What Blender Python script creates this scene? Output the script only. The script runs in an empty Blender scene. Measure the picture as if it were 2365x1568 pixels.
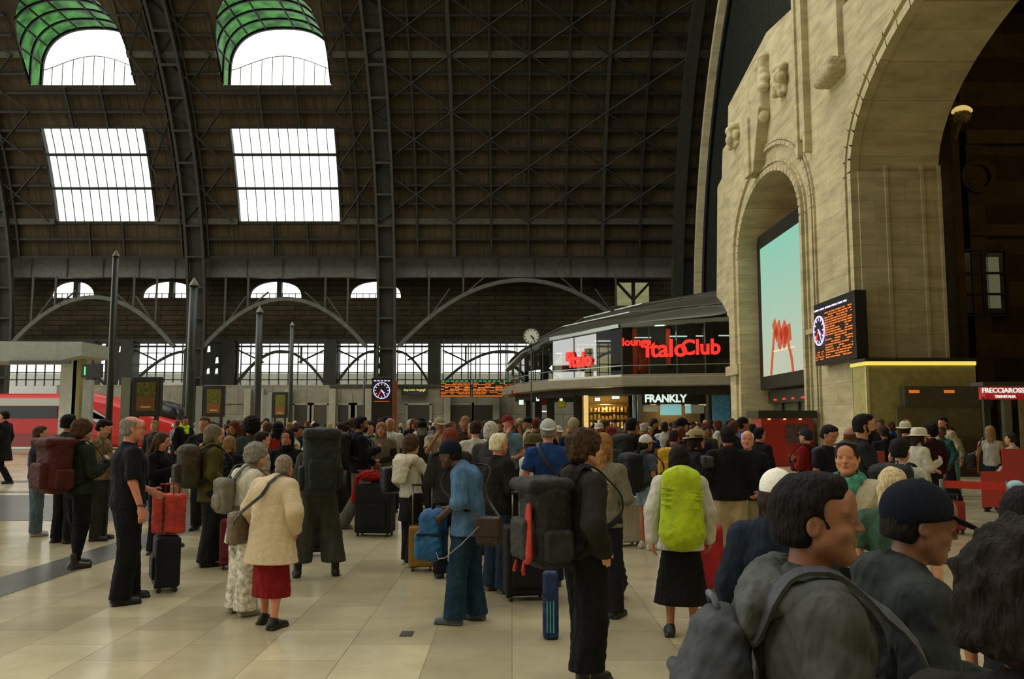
import bpy, bmesh, math, random
import numpy as np
from mathutils import Vector, Matrix, Euler
from mathutils.geometry import tessellate_polygon
random.seed(7)
rnd = random.Random(11)
PI = math.pi
sc = bpy.context.scene
C = bpy.data.collections.new('station'); sc.collection.children.link(C)

# ---------------------------------------------------------------- camera
F = 1970.0; CX = 1182.5; CY = 784.0; HZ = 975.0; CAMZ = 1.7
TH = math.atan((HZ - CY) / F); CT, ST = math.cos(TH), math.sin(TH)
cam_d = bpy.data.cameras.new('camera'); cam = bpy.data.objects.new('camera', cam_d); C.objects.link(cam)
cam.location = (0, 0, CAMZ); cam.rotation_euler = (PI / 2 + TH, 0, 0)
cam_d.sensor_width = 36; cam_d.lens = F / 2365 * 36; cam_d.clip_start = .05; cam_d.clip_end = 500
sc.camera = cam

def ray(px, py):
    """direction through a pixel of the 2365x1568 frame, scaled to unit optical depth"""
    u = (px - CX) / F; v = (CY - py) / F
    return Vector((u, CT - v * ST, v * CT + ST))
def ground(px, py, z=0.0):
    r = ray(px, py); t = (z - CAMZ) / r.z
    return Vector((r.x * t, r.y * t, z))
def atY(px, py, Y):
    r = ray(px, py); t = Y / r.y
    return Vector((r.x * t, Y, CAMZ + r.z * t))
def atX(px, py, X):
    r = ray(px, py); t = X / r.x
    return Vector((X, r.y * t, CAMZ + r.z * t))

# ---------------------------------------------------------------- colours and materials
def lin(h):
    if not isinstance(h, str): return tuple(h)[:3]
    h = h.lstrip('#')
    if len(h) == 3: h = ''.join(c * 2 for c in h)
    o = []
    for i in (0, 2, 4):
        c = int(h[i:i + 2], 16) / 255
        o.append(c / 12.92 if c <= .04045 else ((c + .055) / 1.055) ** 2.4)
    return tuple(o)
def col4(h): return lin(h) + (1.0,)

MATS = {}
def mat_new(name):
    m = bpy.data.materials.new(name); m.use_nodes = True
    nt = m.node_tree; b = nt.nodes['Principled BSDF']
    MATS[name] = m
    return m, nt, b
def N(nt, typ, **kw):
    n = nt.nodes.new(typ)
    for k, v in kw.items():
        if k in n.inputs: n.inputs[k].default_value = v
        else: setattr(n, k, v)
    return n
def mat_obj(name, rough, bump=0, scale=40, vary=.0, spec=.3, metallic=0, stretch=(1, 1, 1), dist=.01):
    """a material that takes its colour from the object wearing it"""
    m, nt, b = mat_new(name)
    oi = N(nt, 'ShaderNodeObjectInfo'); L = nt.links.new
    b.inputs['Roughness'].default_value = rough; b.inputs['Specular IOR Level'].default_value = spec
    b.inputs['Metallic'].default_value = metallic
    tc = N(nt, 'ShaderNodeTexCoord'); mp = N(nt, 'ShaderNodeMapping'); mp.inputs['Scale'].default_value = stretch
    L(tc.outputs['Object'], mp.inputs['Vector'])
    nz = N(nt, 'ShaderNodeTexNoise', Scale=scale, Detail=3.0); L(mp.outputs[0], nz.inputs['Vector'])
    if vary:
        mr = N(nt, 'ShaderNodeMapRange'); mr.inputs['From Min'].default_value = .3; mr.inputs['From Max'].default_value = .7
        mr.inputs['To Min'].default_value = 1 - vary; mr.inputs['To Max'].default_value = 1 + vary
        L(nz.outputs['Fac'], mr.inputs['Value'])
        mx = N(nt, 'ShaderNodeVectorMath', operation='SCALE'); L(oi.outputs['Color'], mx.inputs[0]); L(mr.outputs[0], mx.inputs['Scale'])
        L(mx.outputs[0], b.inputs['Base Color'])
    else: L(oi.outputs['Color'], b.inputs['Base Color'])
    if bump:
        bp = N(nt, 'ShaderNodeBump', Strength=bump, Distance=dist); L(nz.outputs['Fac'], bp.inputs['Height']); L(bp.outputs[0], b.inputs['Normal'])
    return m
M_CLOTH = mat_obj('cloth', .9, .9, 7, .22, .15, stretch=(1.6, 1.6, .7), dist=.05)
M_DENIM = mat_obj('denim', .9, .8, 12, .35, .15, stretch=(1.5, 1.5, .6), dist=.03)
M_SKIN = mat_obj('skin', .55, .15, 30, .10, .35)
M_HAIR = mat_obj('hair', .7, 1.0, 60, .45, .12, stretch=(1.5, 1.5, .5), dist=.012)
M_KNIT = mat_obj('knit', .95, .6, 90, .12, .1, dist=.006)
M_PACK = mat_obj('pack_fabric', .7, .7, 9, .25, .25, dist=.04)
M_PLAST = mat_obj('hard_plastic', .35, 0, 20, .04, .5)
M_LEATH = mat_obj('leather', .5, .2, 25, .15, .4)
M_METAL = mat_obj('painted_metal', .45, .1, 6, .15, .5)
M_CHROME = mat_obj('bare_metal', .3, 0, 5, .05, .5, metallic=.9)
M_PAINT = mat_obj('matt_paint', .8, .1, 3, .10, .25)
M_FLOR = mat_obj('printed_fabric', .9, .3, 22, .6, .15)

def mat_emit(name, color, strength):
    m, nt, b = mat_new(name)
    b.inputs['Base Color'].default_value = col4(color)
    b.inputs['Emission Color'].default_value = col4(color); b.inputs['Emission Strength'].default_value = strength
    return m

# ---------------------------------------------------------------- objects and tags
def tag(o, label=None, cat=None, group=None, kind=None):
    if label: o['label'] = label
    if cat: o['category'] = cat
    if group: o['group'] = group
    if kind: o['kind'] = kind
    return o
def thing(name, label, cat, loc=(0, 0, 0), rz=0, group=None):
    o = bpy.data.objects.new(name, None); C.objects.link(o)
    o.location = loc; o.rotation_euler = (0, 0, rz); o.empty_display_size = .1
    return tag(o, label, cat, group)
def link(name, me, mat, parent=None, color=None, smooth=True):
    o = bpy.data.objects.new(name, me); C.objects.link(o)
    if mat and not me.materials: me.materials.append(mat)
    if parent: o.parent = parent
    if color is not None: o.color = col4(color)
    if smooth and me.polygons: me.polygons.foreach_set('use_smooth', [True] * len(me.polygons))
    return o
def pm(name, vs, fs):
    me = bpy.data.meshes.new(name); me.from_pydata([tuple(v) for v in vs], [], fs); me.update(); return me

class MB:
    """collects boxes, bars and tubes that belong to ONE mesh"""
    def __init__(s): s.v = []; s.f = []
    def add(s, vs, fs):
        n = len(s.v); s.v += [tuple(v) for v in vs]; s.f += [tuple(i + n for i in f) for f in fs]; return s
    def box(s, a, b):
        (x0, y0, z0), (x1, y1, z1) = [sorted(p) for p in zip(a, b)] and ((min(a[0], b[0]), min(a[1], b[1]), min(a[2], b[2])), (max(a[0], b[0]), max(a[1], b[1]), max(a[2], b[2])))
        return s.add([(x0, y0, z0), (x1, y0, z0), (x1, y1, z0), (x0, y1, z0), (x0, y0, z1), (x1, y0, z1), (x1, y1, z1), (x0, y1, z1)],
                     [(0, 3, 2, 1), (4, 5, 6, 7), (0, 1, 5, 4), (1, 2, 6, 5), (2, 3, 7, 6), (3, 0, 4, 7)])
    def bar(s, a, b, w, h=None, up=(0, 0, 1)):
        """rectangular bar from a to b, w wide, h high"""
        h = h or w; a = Vector(a); b = Vector(b); d = (b - a)
        if d.length < 1e-6: return s
        d.normalize(); up = Vector(up)
        if abs(d.dot(up)) > .98: up = Vector((0, 1, 0)) if abs(d.y) < .9 else Vector((1, 0, 0))
        r = d.cross(up).normalized(); u = r.cross(d)
        vs = [p + r * (i * w / 2) + u * (j * h / 2) for p in (a, b) for i, j in ((-1, -1), (1, -1), (1, 1), (-1, 1))]
        return s.add(vs, [(0, 1, 2, 3), (7, 6, 5, 4), (0, 4, 5, 1), (1, 5, 6, 2), (2, 6, 7, 3), (3, 7, 4, 0)])
    def tube(s, pts, r, n=8, closed=False, cap=True):
        pts = [Vector(p) for p in pts]; k = len(pts); rr = r if isinstance(r, (list, tuple)) else [r] * k
        vs = []; side = None
        for i, p in enumerate(pts):
            if closed: d = pts[(i + 1) % k] - pts[i - 1]
            else: d = pts[min(i + 1, k - 1)] - pts[max(i - 1, 0)]
            d.normalize()
            if side is None:
                side = d.cross(Vector((0, 0, 1)))
                if side.length < .1: side = d.cross(Vector((0, 1, 0)))
            side = (side - d * side.dot(d)).normalized(); o = d.cross(side)
            for j in range(n):
                a = 2 * PI * j / n; vs.append(p + (side * math.cos(a) + o * math.sin(a)) * rr[i])
        fs = []
        for i in range(k if closed else k - 1):
            i2 = (i + 1) % k
            for j in range(n):
                j2 = (j + 1) % n; fs.append((i * n + j, i * n + j2, i2 * n + j2, i2 * n + j))
        if cap and not closed: fs += [tuple(range(n))[::-1], tuple((k - 1) * n + j for j in range(n))]
        return s.add(vs, fs)
    def lathe(s, prof, c=(0, 0, 0), n=24):
        """prof: (radius, z) pairs"""
        vs = []; fs = []; c = Vector(c)
        for r, z in prof:
            for j in range(n):
                a = 2 * PI * j / n; vs.append((c.x + r * math.cos(a), c.y + r * math.sin(a), c.z + z))
        for i in range(len(prof) - 1):
            for j in range(n):
                j2 = (j + 1) % n; fs.append((i * n + j, i * n + j2, (i + 1) * n + j2, (i + 1) * n + j))
        fs += [tuple(range(n))[::-1], tuple((len(prof) - 1) * n + j for j in range(n))]
        return s.add(vs, fs)
    def disc(s, c, nrm, r, t, n=32, r0=0):
        """flat disc (or ring when r0) facing nrm, t thick"""
        c = Vector(c); nrm = Vector(nrm).normalized(); a = nrm.cross(Vector((0, 0, 1)))
        if a.length < .1: a = nrm.cross(Vector((0, 1, 0)))
        a.normalize(); b = nrm.cross(a); vs = []; fs = []
        P = lambda rad, k, off: c + (a * math.cos(2 * PI * k / n) + b * math.sin(2 * PI * k / n)) * rad + nrm * off
        if r0 <= 0:
            for off in (0, t): vs += [P(r, k, off) for k in range(n)]
            fs = [tuple(range(n))[::-1], tuple(range(n, 2 * n))] + [(k, (k + 1) % n, n + (k + 1) % n, n + k) for k in range(n)]
        else:
            for rad, off in ((r, 0), (r, t), (r0, t), (r0, 0)): vs += [P(rad, k, off) for k in range(n)]
            for q in range(4):
                q2 = (q + 1) % 4; fs += [(q * n + k, q * n + (k + 1) % n, q2 * n + (k + 1) % n, q2 * n + k) for k in range(n)]
        return s.add(vs, fs)
    def prism(s, poly, T, depth, holes=()):
        """polygon (2D, with holes) extruded; T maps (u, v, w) to 3D, w from 0 to depth"""
        loops = [list(poly)] + [list(h) for h in holes]
        flat = [p for l in loops for p in l]; n = len(flat)
        tris = tessellate_polygon([[Vector((p[0], p[1], 0)) for p in l] for l in loops])
        vs = [T(p[0], p[1], 0) for p in flat] + [T(p[0], p[1], depth) for p in flat]
        fs = [tuple(t) for t in tris] + [tuple(n + i for i in reversed(t)) for t in tris]
        k = 0
        for l in loops:
            m = len(l)
            fs += [(k + i, k + (i + 1) % m, n + k + (i + 1) % m, n + k + i) for i in range(m)]; k += m
        return s.add(vs, fs)
    def mesh(s, name='m'):
        me = pm(name, s.v, s.f); bm = bmesh.new(); bm.from_mesh(me); bmesh.ops.recalc_face_normals(bm, faces=bm.faces); bm.to_mesh(me); bm.free(); return me
    def build(s, name, mat, parent=None, color=None, smooth=False, bevel=0):
        o = link(name, s.mesh(name), mat, parent, color, smooth)
        if bevel:
            b = o.modifiers.new('b', 'BEVEL'); b.width = bevel; b.segments = 2; b.limit_method = 'ANGLE'
        return o
def box(name, a, b, mat, color=None, parent=None, bevel=0): return MB().box(a, b).build(name, mat, parent, color, bevel=bevel)
def struct(o): o['kind'] = 'structure'; return o

def words3d(name, body, T, size, mat, parent=None, depth=.02, align='CENTER', bold=.0, color=None, sx=1.0):
    """lettering as a mesh of its own; T is a 4x4 matrix placing text (x right, y up)"""
    cu = bpy.data.curves.new(name, 'FONT'); cu.body = body; cu.size = size; cu.align_x = align; cu.align_y = 'CENTER'
    cu.extrude = depth / 2; cu.offset = bold; cu.resolution_u = 3
    to = bpy.data.objects.new('tmp_words', cu); C.objects.link(to)
    me = bpy.data.meshes.new_from_object(to.evaluated_get(bpy.context.evaluated_depsgraph_get()))
    bpy.data.objects.remove(to); bpy.data.curves.remove(cu)
    me.transform(T @ Matrix.Diagonal((sx, 1, 1, 1)))
    me.materials.clear()
    o = link(name, me, mat, parent, color, smooth=False); return o
def faceT(loc, xdir, ydir=(0, 0, 1)):
    x = Vector(xdir).normalized(); y = Vector(ydir).normalized(); z = x.cross(y)
    m = Matrix((x, y, z)).transposed().to_4x4(); m.translation = Vector(loc); return m

# ---------------------------------------------------------------- solid modelling with distance fields
def V3(p): return np.array([p[0], p[1], p[2]], dtype=np.float32)
class Solid:
    """smoothly blended limbs, lumps and boxes turned into ONE closed surface"""
    def __init__(s, cell): s.c = cell; s.ops = []
    def limb(s, a, b, ra, rb, k=.02, lat=None, w=1.0, sub=False, wob=0):
        a, b = V3(a), V3(b); ba = b - a; L2 = max(float(ba @ ba), 1e-9); R = max(ra, rb) * max(w, 1) + k
        u = V3(lat) if lat is not None else None
        def f(X, Y, Z):
            px, py, pz = X - a[0], Y - a[1], Z - a[2]
            t = np.clip((px * ba[0] + py * ba[1] + pz * ba[2]) / L2, 0, 1)
            qx, qy, qz = px - t * ba[0], py - t * ba[1], pz - t * ba[2]
            if u is not None:
                m = (qx * u[0] + qy * u[1] + qz * u[2]) * (1 / w - 1); qx, qy, qz = qx + m * u[0], qy + m * u[1], qz + m * u[2]
            return np.sqrt(qx * qx + qy * qy + qz * qz) - (ra + (rb - ra) * t)
        s.ops.append(('s' if sub else 'u', f, np.minimum(a, b) - R, np.maximum(a, b) + R, k, wob)); return s
    def lump(s, c, r, k=.02, fr=None, sub=False, wob=0, p=2):
        c = V3(c); r = np.array(r, np.float32); R = float(r.max()) + k
        ax = [V3(v) for v in fr] if fr is not None else [V3((1, 0, 0)), V3((0, 1, 0)), V3((0, 0, 1))]
        rm = float(r.min())
        def f(X, Y, Z):
            px, py, pz = X - c[0], Y - c[1], Z - c[2]; S = 0
            for i in range(3):
                q = np.abs(px * ax[i][0] + py * ax[i][1] + pz * ax[i][2]) / r[i]; S = S + (q * q if p == 2 else q ** p)
            return (S ** (1 / p) - 1) * rm
        s.ops.append(('s' if sub else 'u', f, c - R, c + R, k, wob)); return s
    def block(s, c, h, r, k=.01, fr=None, sub=False, wob=0):
        c = V3(c); h = np.array(h, np.float32); R = float(np.linalg.norm(h)) + k
        ax = [V3(v) for v in fr] if fr is not None else [V3((1, 0, 0)), V3((0, 1, 0)), V3((0, 0, 1))]
        def f(X, Y, Z):
            px, py, pz = X - c[0], Y - c[1], Z - c[2]; q = []
            for i in range(3): q.append(np.abs(px * ax[i][0] + py * ax[i][1] + pz * ax[i][2]) - h[i] + r)
            o = np.sqrt(sum(np.maximum(x, 0) ** 2 for x in q)); return o + np.minimum(np.maximum(np.maximum(q[0], q[1]), q[2]), 0) - r
        s.ops.append(('s' if sub else 'u', f, c - R, c + R, k, wob)); return s
    def cut(s, p, n):
        """keep what lies on the side the normal n points AWAY from"""
        s.ops.append(('c', V3(p), V3(Vector(n).normalized()))); return s
    def mesh(s, name='solid'):
        c = s.c; lo = np.min([o[2] for o in s.ops if o[0] == 'u'], 0) - 2 * c; hi = np.max([o[3] for o in s.ops if o[0] == 'u'], 0) + 2 * c
        n = np.ceil((hi - lo) / c).astype(int) + 1
        G = np.full(n, .5, np.float32); g = [(lo[i] + c * np.arange(n[i])).astype(np.float32) for i in range(3)]
        for o in s.ops:
            if o[0] == 'c':
                p, nn = o[1], o[2]
                d = (g[0][:, None, None] - p[0]) * nn[0] + (g[1][None, :, None] - p[1]) * nn[1] + (g[2][None, None, :] - p[2]) * nn[2]
                G = np.maximum(G, d); continue
            op, f, a, b, k, wob = o
            i0 = np.clip(np.floor((a - lo) / c).astype(int) - 1, 0, n - 1); i1 = np.clip(np.ceil((b - lo) / c).astype(int) + 2, 1, n)
            if (i1 <= i0).any(): continue
            X = g[0][i0[0]:i1[0], None, None]; Y = g[1][None, i0[1]:i1[1], None]; Z = g[2][None, None, i0[2]:i1[2]]
            d = f(X, Y, Z)
            if wob:
                d = d + wob * (np.sin(X * 61 + Y * 23) * np.sin(Y * 57 + Z * 31) * np.sin(Z * 53 + X * 29) + .5 * np.sin(X * 131 + Z * 40) * np.sin(Y * 117) * np.sin(Z * 109))
            S = G[i0[0]:i1[0], i0[1]:i1[1], i0[2]:i1[2]]
            if op == 'u':
                h = np.clip(.5 + .5 * (S - d) / k, 0, 1); S[...] = S * (1 - h) + d * h - k * h * (1 - h)
            else:
                d = -d; h = np.clip(.5 - .5 * (S - d) / k, 0, 1); S[...] = S * (1 - h) + d * h + k * h * (1 - h)
        return nets(G, lo, c, name)
def nets(G, lo, c, name):
    G[0] = G[-1] = .5; G[:, 0] = G[:, -1] = .5; G[:, :, 0] = G[:, :, -1] = .5
    I = G < 0; n = np.array(G.shape)
    cs = [(i, j, k) for i in (0, 1) for j in (0, 1) for k in (0, 1)]
    cnt = np.zeros(n - 1, np.int8)
    for i, j, k in cs: cnt += I[i:n[0] - 1 + i, j:n[1] - 1 + j, k:n[2] - 1 + k]
    ci = np.argwhere((cnt > 0) & (cnt < 8))
    if not len(ci): return bpy.data.meshes.new(name)
    idx = np.full(n - 1, -1, np.int32); idx[ci[:, 0], ci[:, 1], ci[:, 2]] = np.arange(len(ci))
    val = np.stack([G[ci[:, 0] + i, ci[:, 1] + j, ci[:, 2] + k] for i, j, k in cs], 1)
    acc = np.zeros((len(ci), 3)); num = np.zeros(len(ci))
    for a in range(8):
        for b in range(a + 1, 8):
            da = np.array(cs[a]); db = np.array(cs[b])
            if np.abs(da - db).sum() != 1: continue
            va, vb = val[:, a], val[:, b]; m = (va < 0) != (vb < 0)
            t = np.where(m, va / np.where(m, va - vb, 1), 0)
            acc += np.where(m[:, None], da + (db - da) * t[:, None], 0); num += m
    v = lo + c * (ci + acc / num[:, None])
    fs = []
    for ax in range(3):
        A = np.moveaxis(I, ax, 0); e = A[:-1] != A[1:]; p = np.argwhere(e)
        sgn = A[:-1][e]
        ok = (p[:, 1] > 0) & (p[:, 2] > 0) & (p[:, 1] < A.shape[1] - 1) & (p[:, 2] < A.shape[2] - 1); p = p[ok]; sgn = sgn[ok]
        J = np.moveaxis(idx, ax, 0)
        q = [J[p[:, 0], p[:, 1] - 1, p[:, 2] - 1], J[p[:, 0], p[:, 1], p[:, 2] - 1], J[p[:, 0], p[:, 1], p[:, 2]], J[p[:, 0], p[:, 1] - 1, p[:, 2]]]
        if ax == 1: sgn = ~sgn
        q = np.stack(q, 1); q[~sgn] = q[~sgn][:, ::-1]; fs.append(q)
    fs = np.concatenate(fs)
    me = bpy.data.meshes.new(name)
    me.vertices.add(len(v)); me.vertices.foreach_set('co', v.astype(np.float32).ravel())
    me.loops.add(len(fs) * 4); me.loops.foreach_set('vertex_index', fs.astype(np.int32).ravel())
    me.polygons.add(len(fs)); me.polygons.foreach_set('loop_start', np.arange(0, len(fs) * 4, 4, dtype=np.int32))
    me.polygons.foreach_set('use_smooth', np.ones(len(fs), bool)); me.update(calc_edges=True)
    return me
# ---------------------------------------------------------------- people
ARMS = {  # elbow, wrist, direction of the fingers; for the person's right side, metres at 1.75 m
    'down': ((.255, -.03, 1.15), (.265, .05, .90), (0, .15, -1)),
    'slack': ((.265, -.05, 1.16), (.245, .12, .93), (-.1, .4, -1)),
    'phone': ((.24, .02, 1.15), (.10, .27, 1.24), (-.5, .5, .6)),
    'fold': ((.25, .0, 1.14), (.04, .24, 1.10), (-1, .2, 0)),
    'carry': ((.25, -.01, 1.15), (.21, .26, 1.03), (-.1, .8, -.5)),
    'low': ((.25, -.03, 1.15), (.14, .20, .98), (-.5, .5, -.6)),
    'pocket': ((.31, -.09, 1.16), (.215, .04, .97), (-.2, .25, -1)),
    'hip': ((.37, -.12, 1.20), (.20, .0, 1.06), (-.7, .4, -.4)),
    'handle': ((.27, -.06, 1.16), (.33, .12, .98), (0, .4, -1)),
    'back': ((.27, -.10, 1.17), (.33, -.12, .93), (0, -.2, -1)),
    'strap': ((.25, .03, 1.17), (.14, .15, 1.33), (-.5, .2, .5)),
    'face': ((.24, .12, 1.20), (.10, .22, 1.46), (-.4, -.1, 1)),
    'reach': ((.27, .12, 1.22), (.25, .38, 1.20), (-.1, 1, .1)),
    'swingf': ((.25, .08, 1.16), (.24, .27, .98), (0, .6, -.7)),
    'swingb': ((.26, -.14, 1.17), (.27, -.20, .92), (0, -.3, -1)),
}
LEGS = {  # knee and ankle offsets (right, left)
    'stand': (((.10, .02), (.11, .0)), ((-.10, .02), (-.11, .0))),
    'apart': (((.16, .02), (.22, -.01)), ((-.16, .02), (-.22, .02))),
    'close': (((.08, .01), (.075, .0)), ((-.08, .02), (-.075, .03))),
    'ease': (((.10, .0), (.10, -.06)), ((-.12, .07), (-.14, .09))),
    'walk': (((.09, .16), (.09, .24)), ((-.09, .0), (-.09, -.26))),
    'walk2': (((.09, .0), (.09, -.24)), ((-.09, .15), (-.09, .22))),
}
SKINS = {'fair': '#c08e70', 'pink': '#c48268', 'tan': '#a06c4a', 'olive': '#8c6044', 'brown': '#6b4630', 'dark': '#4a3020'}
HAIRC = {'black': '#161412', 'dark': '#2a2019', 'brown': '#4a3523', 'chestnut': '#5d3520', 'red': '#6a3220', 'blond': '#a98a58', 'sandy': '#85683f',
         'grey': '#7d7a72', 'silver': '#b3b0a6', 'white': '#d5d3c8'}

class Rig:
    """joints of a standing figure: x right, y front, z up"""
    def __init__(s, H=1.75, arms=('down', 'down'), legs='stand', lean=0, look=0, nod=0, build=1.0, stoop=0):
        k = s.k = H / 1.75; s.b = build; V = lambda x, y, z: Vector((x, y, z)) * k
        pel = V(0, 0, .95); M = Matrix.Translation(pel) @ Matrix.Rotation(-math.radians(lean), 4, 'X') @ Matrix.Translation(-pel)
        s.M = M; T = lambda x, y, z: M @ V(x, y, z)
        s.T = T; st = stoop * .01
        s.pel = V(0, 0, .96); s.wai = T(0, 0, 1.10); s.che = T(0, -.005 + st * .3, 1.33); s.nb = T(0, -.02 + st, 1.46 - st * .2)
        s.hc = T(0, .018 + st * 2.2, 1.635 - st * .8)
        s.sh = {1: T(.178 * (1 + .25 * (build - 1)), -.012 + st * .6, 1.400 - st * .2), -1: T(-.178 * (1 + .25 * (build - 1)), -.012 + st * .6, 1.400 - st * .2)}
        s.el, s.wr, s.hd = {}, {}, {}
        for sd, a in zip((1, -1), arms):
            e, w, h = ARMS[a] if isinstance(a, str) else a
            bw = (build - 1) * .10
            s.el[sd] = T((e[0] + bw) * sd, e[1] + st * .5, e[2]); s.wr[sd] = T((w[0] + bw) * sd, w[1] + st * .5, w[2]); s.hd[sd] = (M.to_3x3() @ Vector((h[0] * sd, h[1], h[2]))).normalized()
        lg = LEGS[legs] if isinstance(legs, str) else legs
        s.hip, s.kn, s.an = {}, {}, {}
        for sd, (kk, aa) in zip((1, -1), lg):
            s.hip[sd] = V(.088 * sd, 0, .92); s.kn[sd] = V(kk[0], kk[1], .49); s.an[sd] = V(aa[0], aa[1], .075)
        R = (M.to_3x3() @ Matrix.Rotation(-math.radians(look), 3, 'Z') @ Matrix.Rotation(-math.radians(nod), 3, 'X'))
        s.hr, s.hf, s.hu = R @ Vector((1, 0, 0)), R @ Vector((0, 1, 0)), R @ Vector((0, 0, 1))
        s.fr = (s.hr, s.hf, s.hu); s.lat = M.to_3x3() @ Vector((1, 0, 0)); s.up = M.to_3x3() @ Vector((0, 0, 1)); s.fwd = M.to_3x3() @ Vector((0, 1, 0))
    def h(s, x, y, z): return s.hc + (s.hr * x + s.hf * y + s.hu * z) * s.k
    def axis(s, z):
        """point of the spine at height z (metres at 1.75)"""
        return s.T(0, 0, z) if z > .95 else Vector((0, 0, z)) * s.k

def head_into(S, g, detail=0):
    k = g.k; fr = g.fr; L = lambda c, r, kk=.02, **q: S.lump(g.h(*c), [x * k for x in r], kk * k, fr, **q)
    L((0, -.012, .035), (.076, .098, .088)); L((0, .03, -.02), (.062, .066, .085), .03)
    S.limb(g.h(0, .035, -.05), g.h(0, .066, -.093), .045 * k, .024 * k, .03 * k, g.hr, 1.25)
    if detail >= 1:
        for x in (-1, 1):
            S.limb(g.h(.052 * x, .01, -.05), g.h(.02 * x, .062, -.088), .02 * k, .016 * k, .03 * k)
            L((.033 * x, .098, .012), (.017, .012, .012), .012, sub=True)
            L((.040 * x, .066, -.028), (.024, .022, .02), .02)
            S.limb(g.h(.014 * x, .093, .030), g.h(.048 * x, .078, .030), .0085 * k, .006 * k, .012 * k)
            L((.079 * x, -.010, -.004), (.010, .019, .031), .008); L((.087 * x, -.004, -.002), (.006, .010, .019), .004, sub=True)
        L((0, .086, .058), (.045, .018, .03), .03)
        S.limb(g.h(0, .092, .022), g.h(0, .1145, -.020), .0075 * k, .0105 * k, .010 * k)
        for x in (-1, 1): L((.0115 * x, .104, -.022), (.008, .010, .007), .008)
        S.limb(g.h(-.017, .096, -.048), g.h(.017, .096, -.048), .0065 * k, .0065 * k, .008 * k)
        S.limb(g.h(-.013, .094, -.060), g.h(.013, .094, -.060), .0075 * k, .0075 * k, .008 * k)
        L((0, .104, -.0535), (.026, .012, .0022), .003, sub=True)
        L((0, .083, -.090), (.017, .014, .013), .015)
        if detail >= 2:
            for x in (-1, 1):
                L((.033 * x, .0845, .012), (.0140, .0130, .0115), .004)
                L((.033 * x, .093, .0205), (.017, .009, .0035), .004)
                L((.0085 * x, .117, -.028), (.0035, .006, .003), .002, sub=True)
    else:
        S.limb(g.h(0, .088, .02), g.h(0, .110, -.018), .010 * k, .014 * k, .015 * k)
        for x in (-1, 1): L((.080 * x, -.010, -.004), (.010, .018, .028), .01)

def hand_into(S, g, sd, r=1.0):
    k = g.k; w = g.wr[sd]; d = g.hd[sd]; inw = (g.lat * -sd).copy()
    if abs(inw.dot(d)) > .8: inw = g.up * -1
    pn = (inw - d * inw.dot(d)).normalized(); th = pn.cross(d) * (1 if sd > 0 else -1)   # palm faces pn, thumb towards th
    if th.dot(g.fwd) + .5 * th.dot(g.up) < 0: th = -th
    p1 = w + d * .085 * k
    S.limb(w + d * .02 * k, p1, .026 * k, .022 * k, .01 * k, th, 1.45)
    for i, (o, L) in enumerate(((.030, .072), (.010, .082), (-.010, .076), (-.029, .06))):
        a = p1 + th * o * k; b = a + (d * .93 + pn * .3).normalized() * L * .5 * k; c = b + (d * .6 + pn * .8).normalized() * L * .5 * k
        S.limb(a, b, .0098 * k * r, .009 * k * r, .004 * k); S.limb(b, c, .009 * k * r, .0075 * k * r, .004 * k)
    a = w + d * .03 * k + th * .026 * k; b = a + (d * .6 + th * .75 + pn * .2).normalized() * .042 * k; c = b + (d * .85 + th * .2 + pn * .4).normalized() * .032 * k
    S.limb(a, b, .0125 * k, .0105 * k, .008 * k); S.limb(b, c, .0105 * k, .0085 * k, .004 * k)

def body_mesh(g, cell, detail=0, fem=False, hands=True):
    S = Solid(cell); k = g.k; b = g.b; lat = g.lat
    S.limb(g.pel, g.wai, .108 * k * b, .095 * k * b, .03, lat, 1.35)
    S.limb(g.wai, g.che, .095 * k * b, .112 * k * b, .03, lat, 1.30)
    S.limb(g.che, g.nb - g.up * .05 * k, .105 * k * b, .07 * k, .03, lat, 1.4)
    S.limb(g.nb - g.up * .03 * k, g.hc - g.hf * .015 * k - g.hu * .03 * k, .056 * k, .050 * k, .02)
    head_into(S, g, detail)
    for sd in (1, -1):
        S.limb(g.nb, g.sh[sd], .045 * k, .052 * k, .03)
        S.limb(g.sh[sd], g.el[sd], .050 * k * b ** .5, .040 * k * b ** .5, .02); S.limb(g.el[sd], g.wr[sd], .039 * k * b ** .5, .026 * k, .012)
        if hands: hand_into(S, g, sd, 1.1 if cell > .009 else 1)
        S.limb(g.hip[sd], g.kn[sd], .088 * k * b, .056 * k * b ** .5, .03); S.limb(g.kn[sd], g.an[sd], .052 * k * b ** .5, .034 * k, .02)
        S.lump(g.kn[sd].lerp(g.an[sd], .3) - Vector((0, .018 * k, 0)), (.046 * k, .05 * k, .11 * k), .03)
        S.limb(g.an[sd] - Vector((0, .02, .035)) * k, g.an[sd] + Vector((0, .11, -.042)) * k, .028 * k, .020 * k, .02)
    return S.mesh('body')

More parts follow.
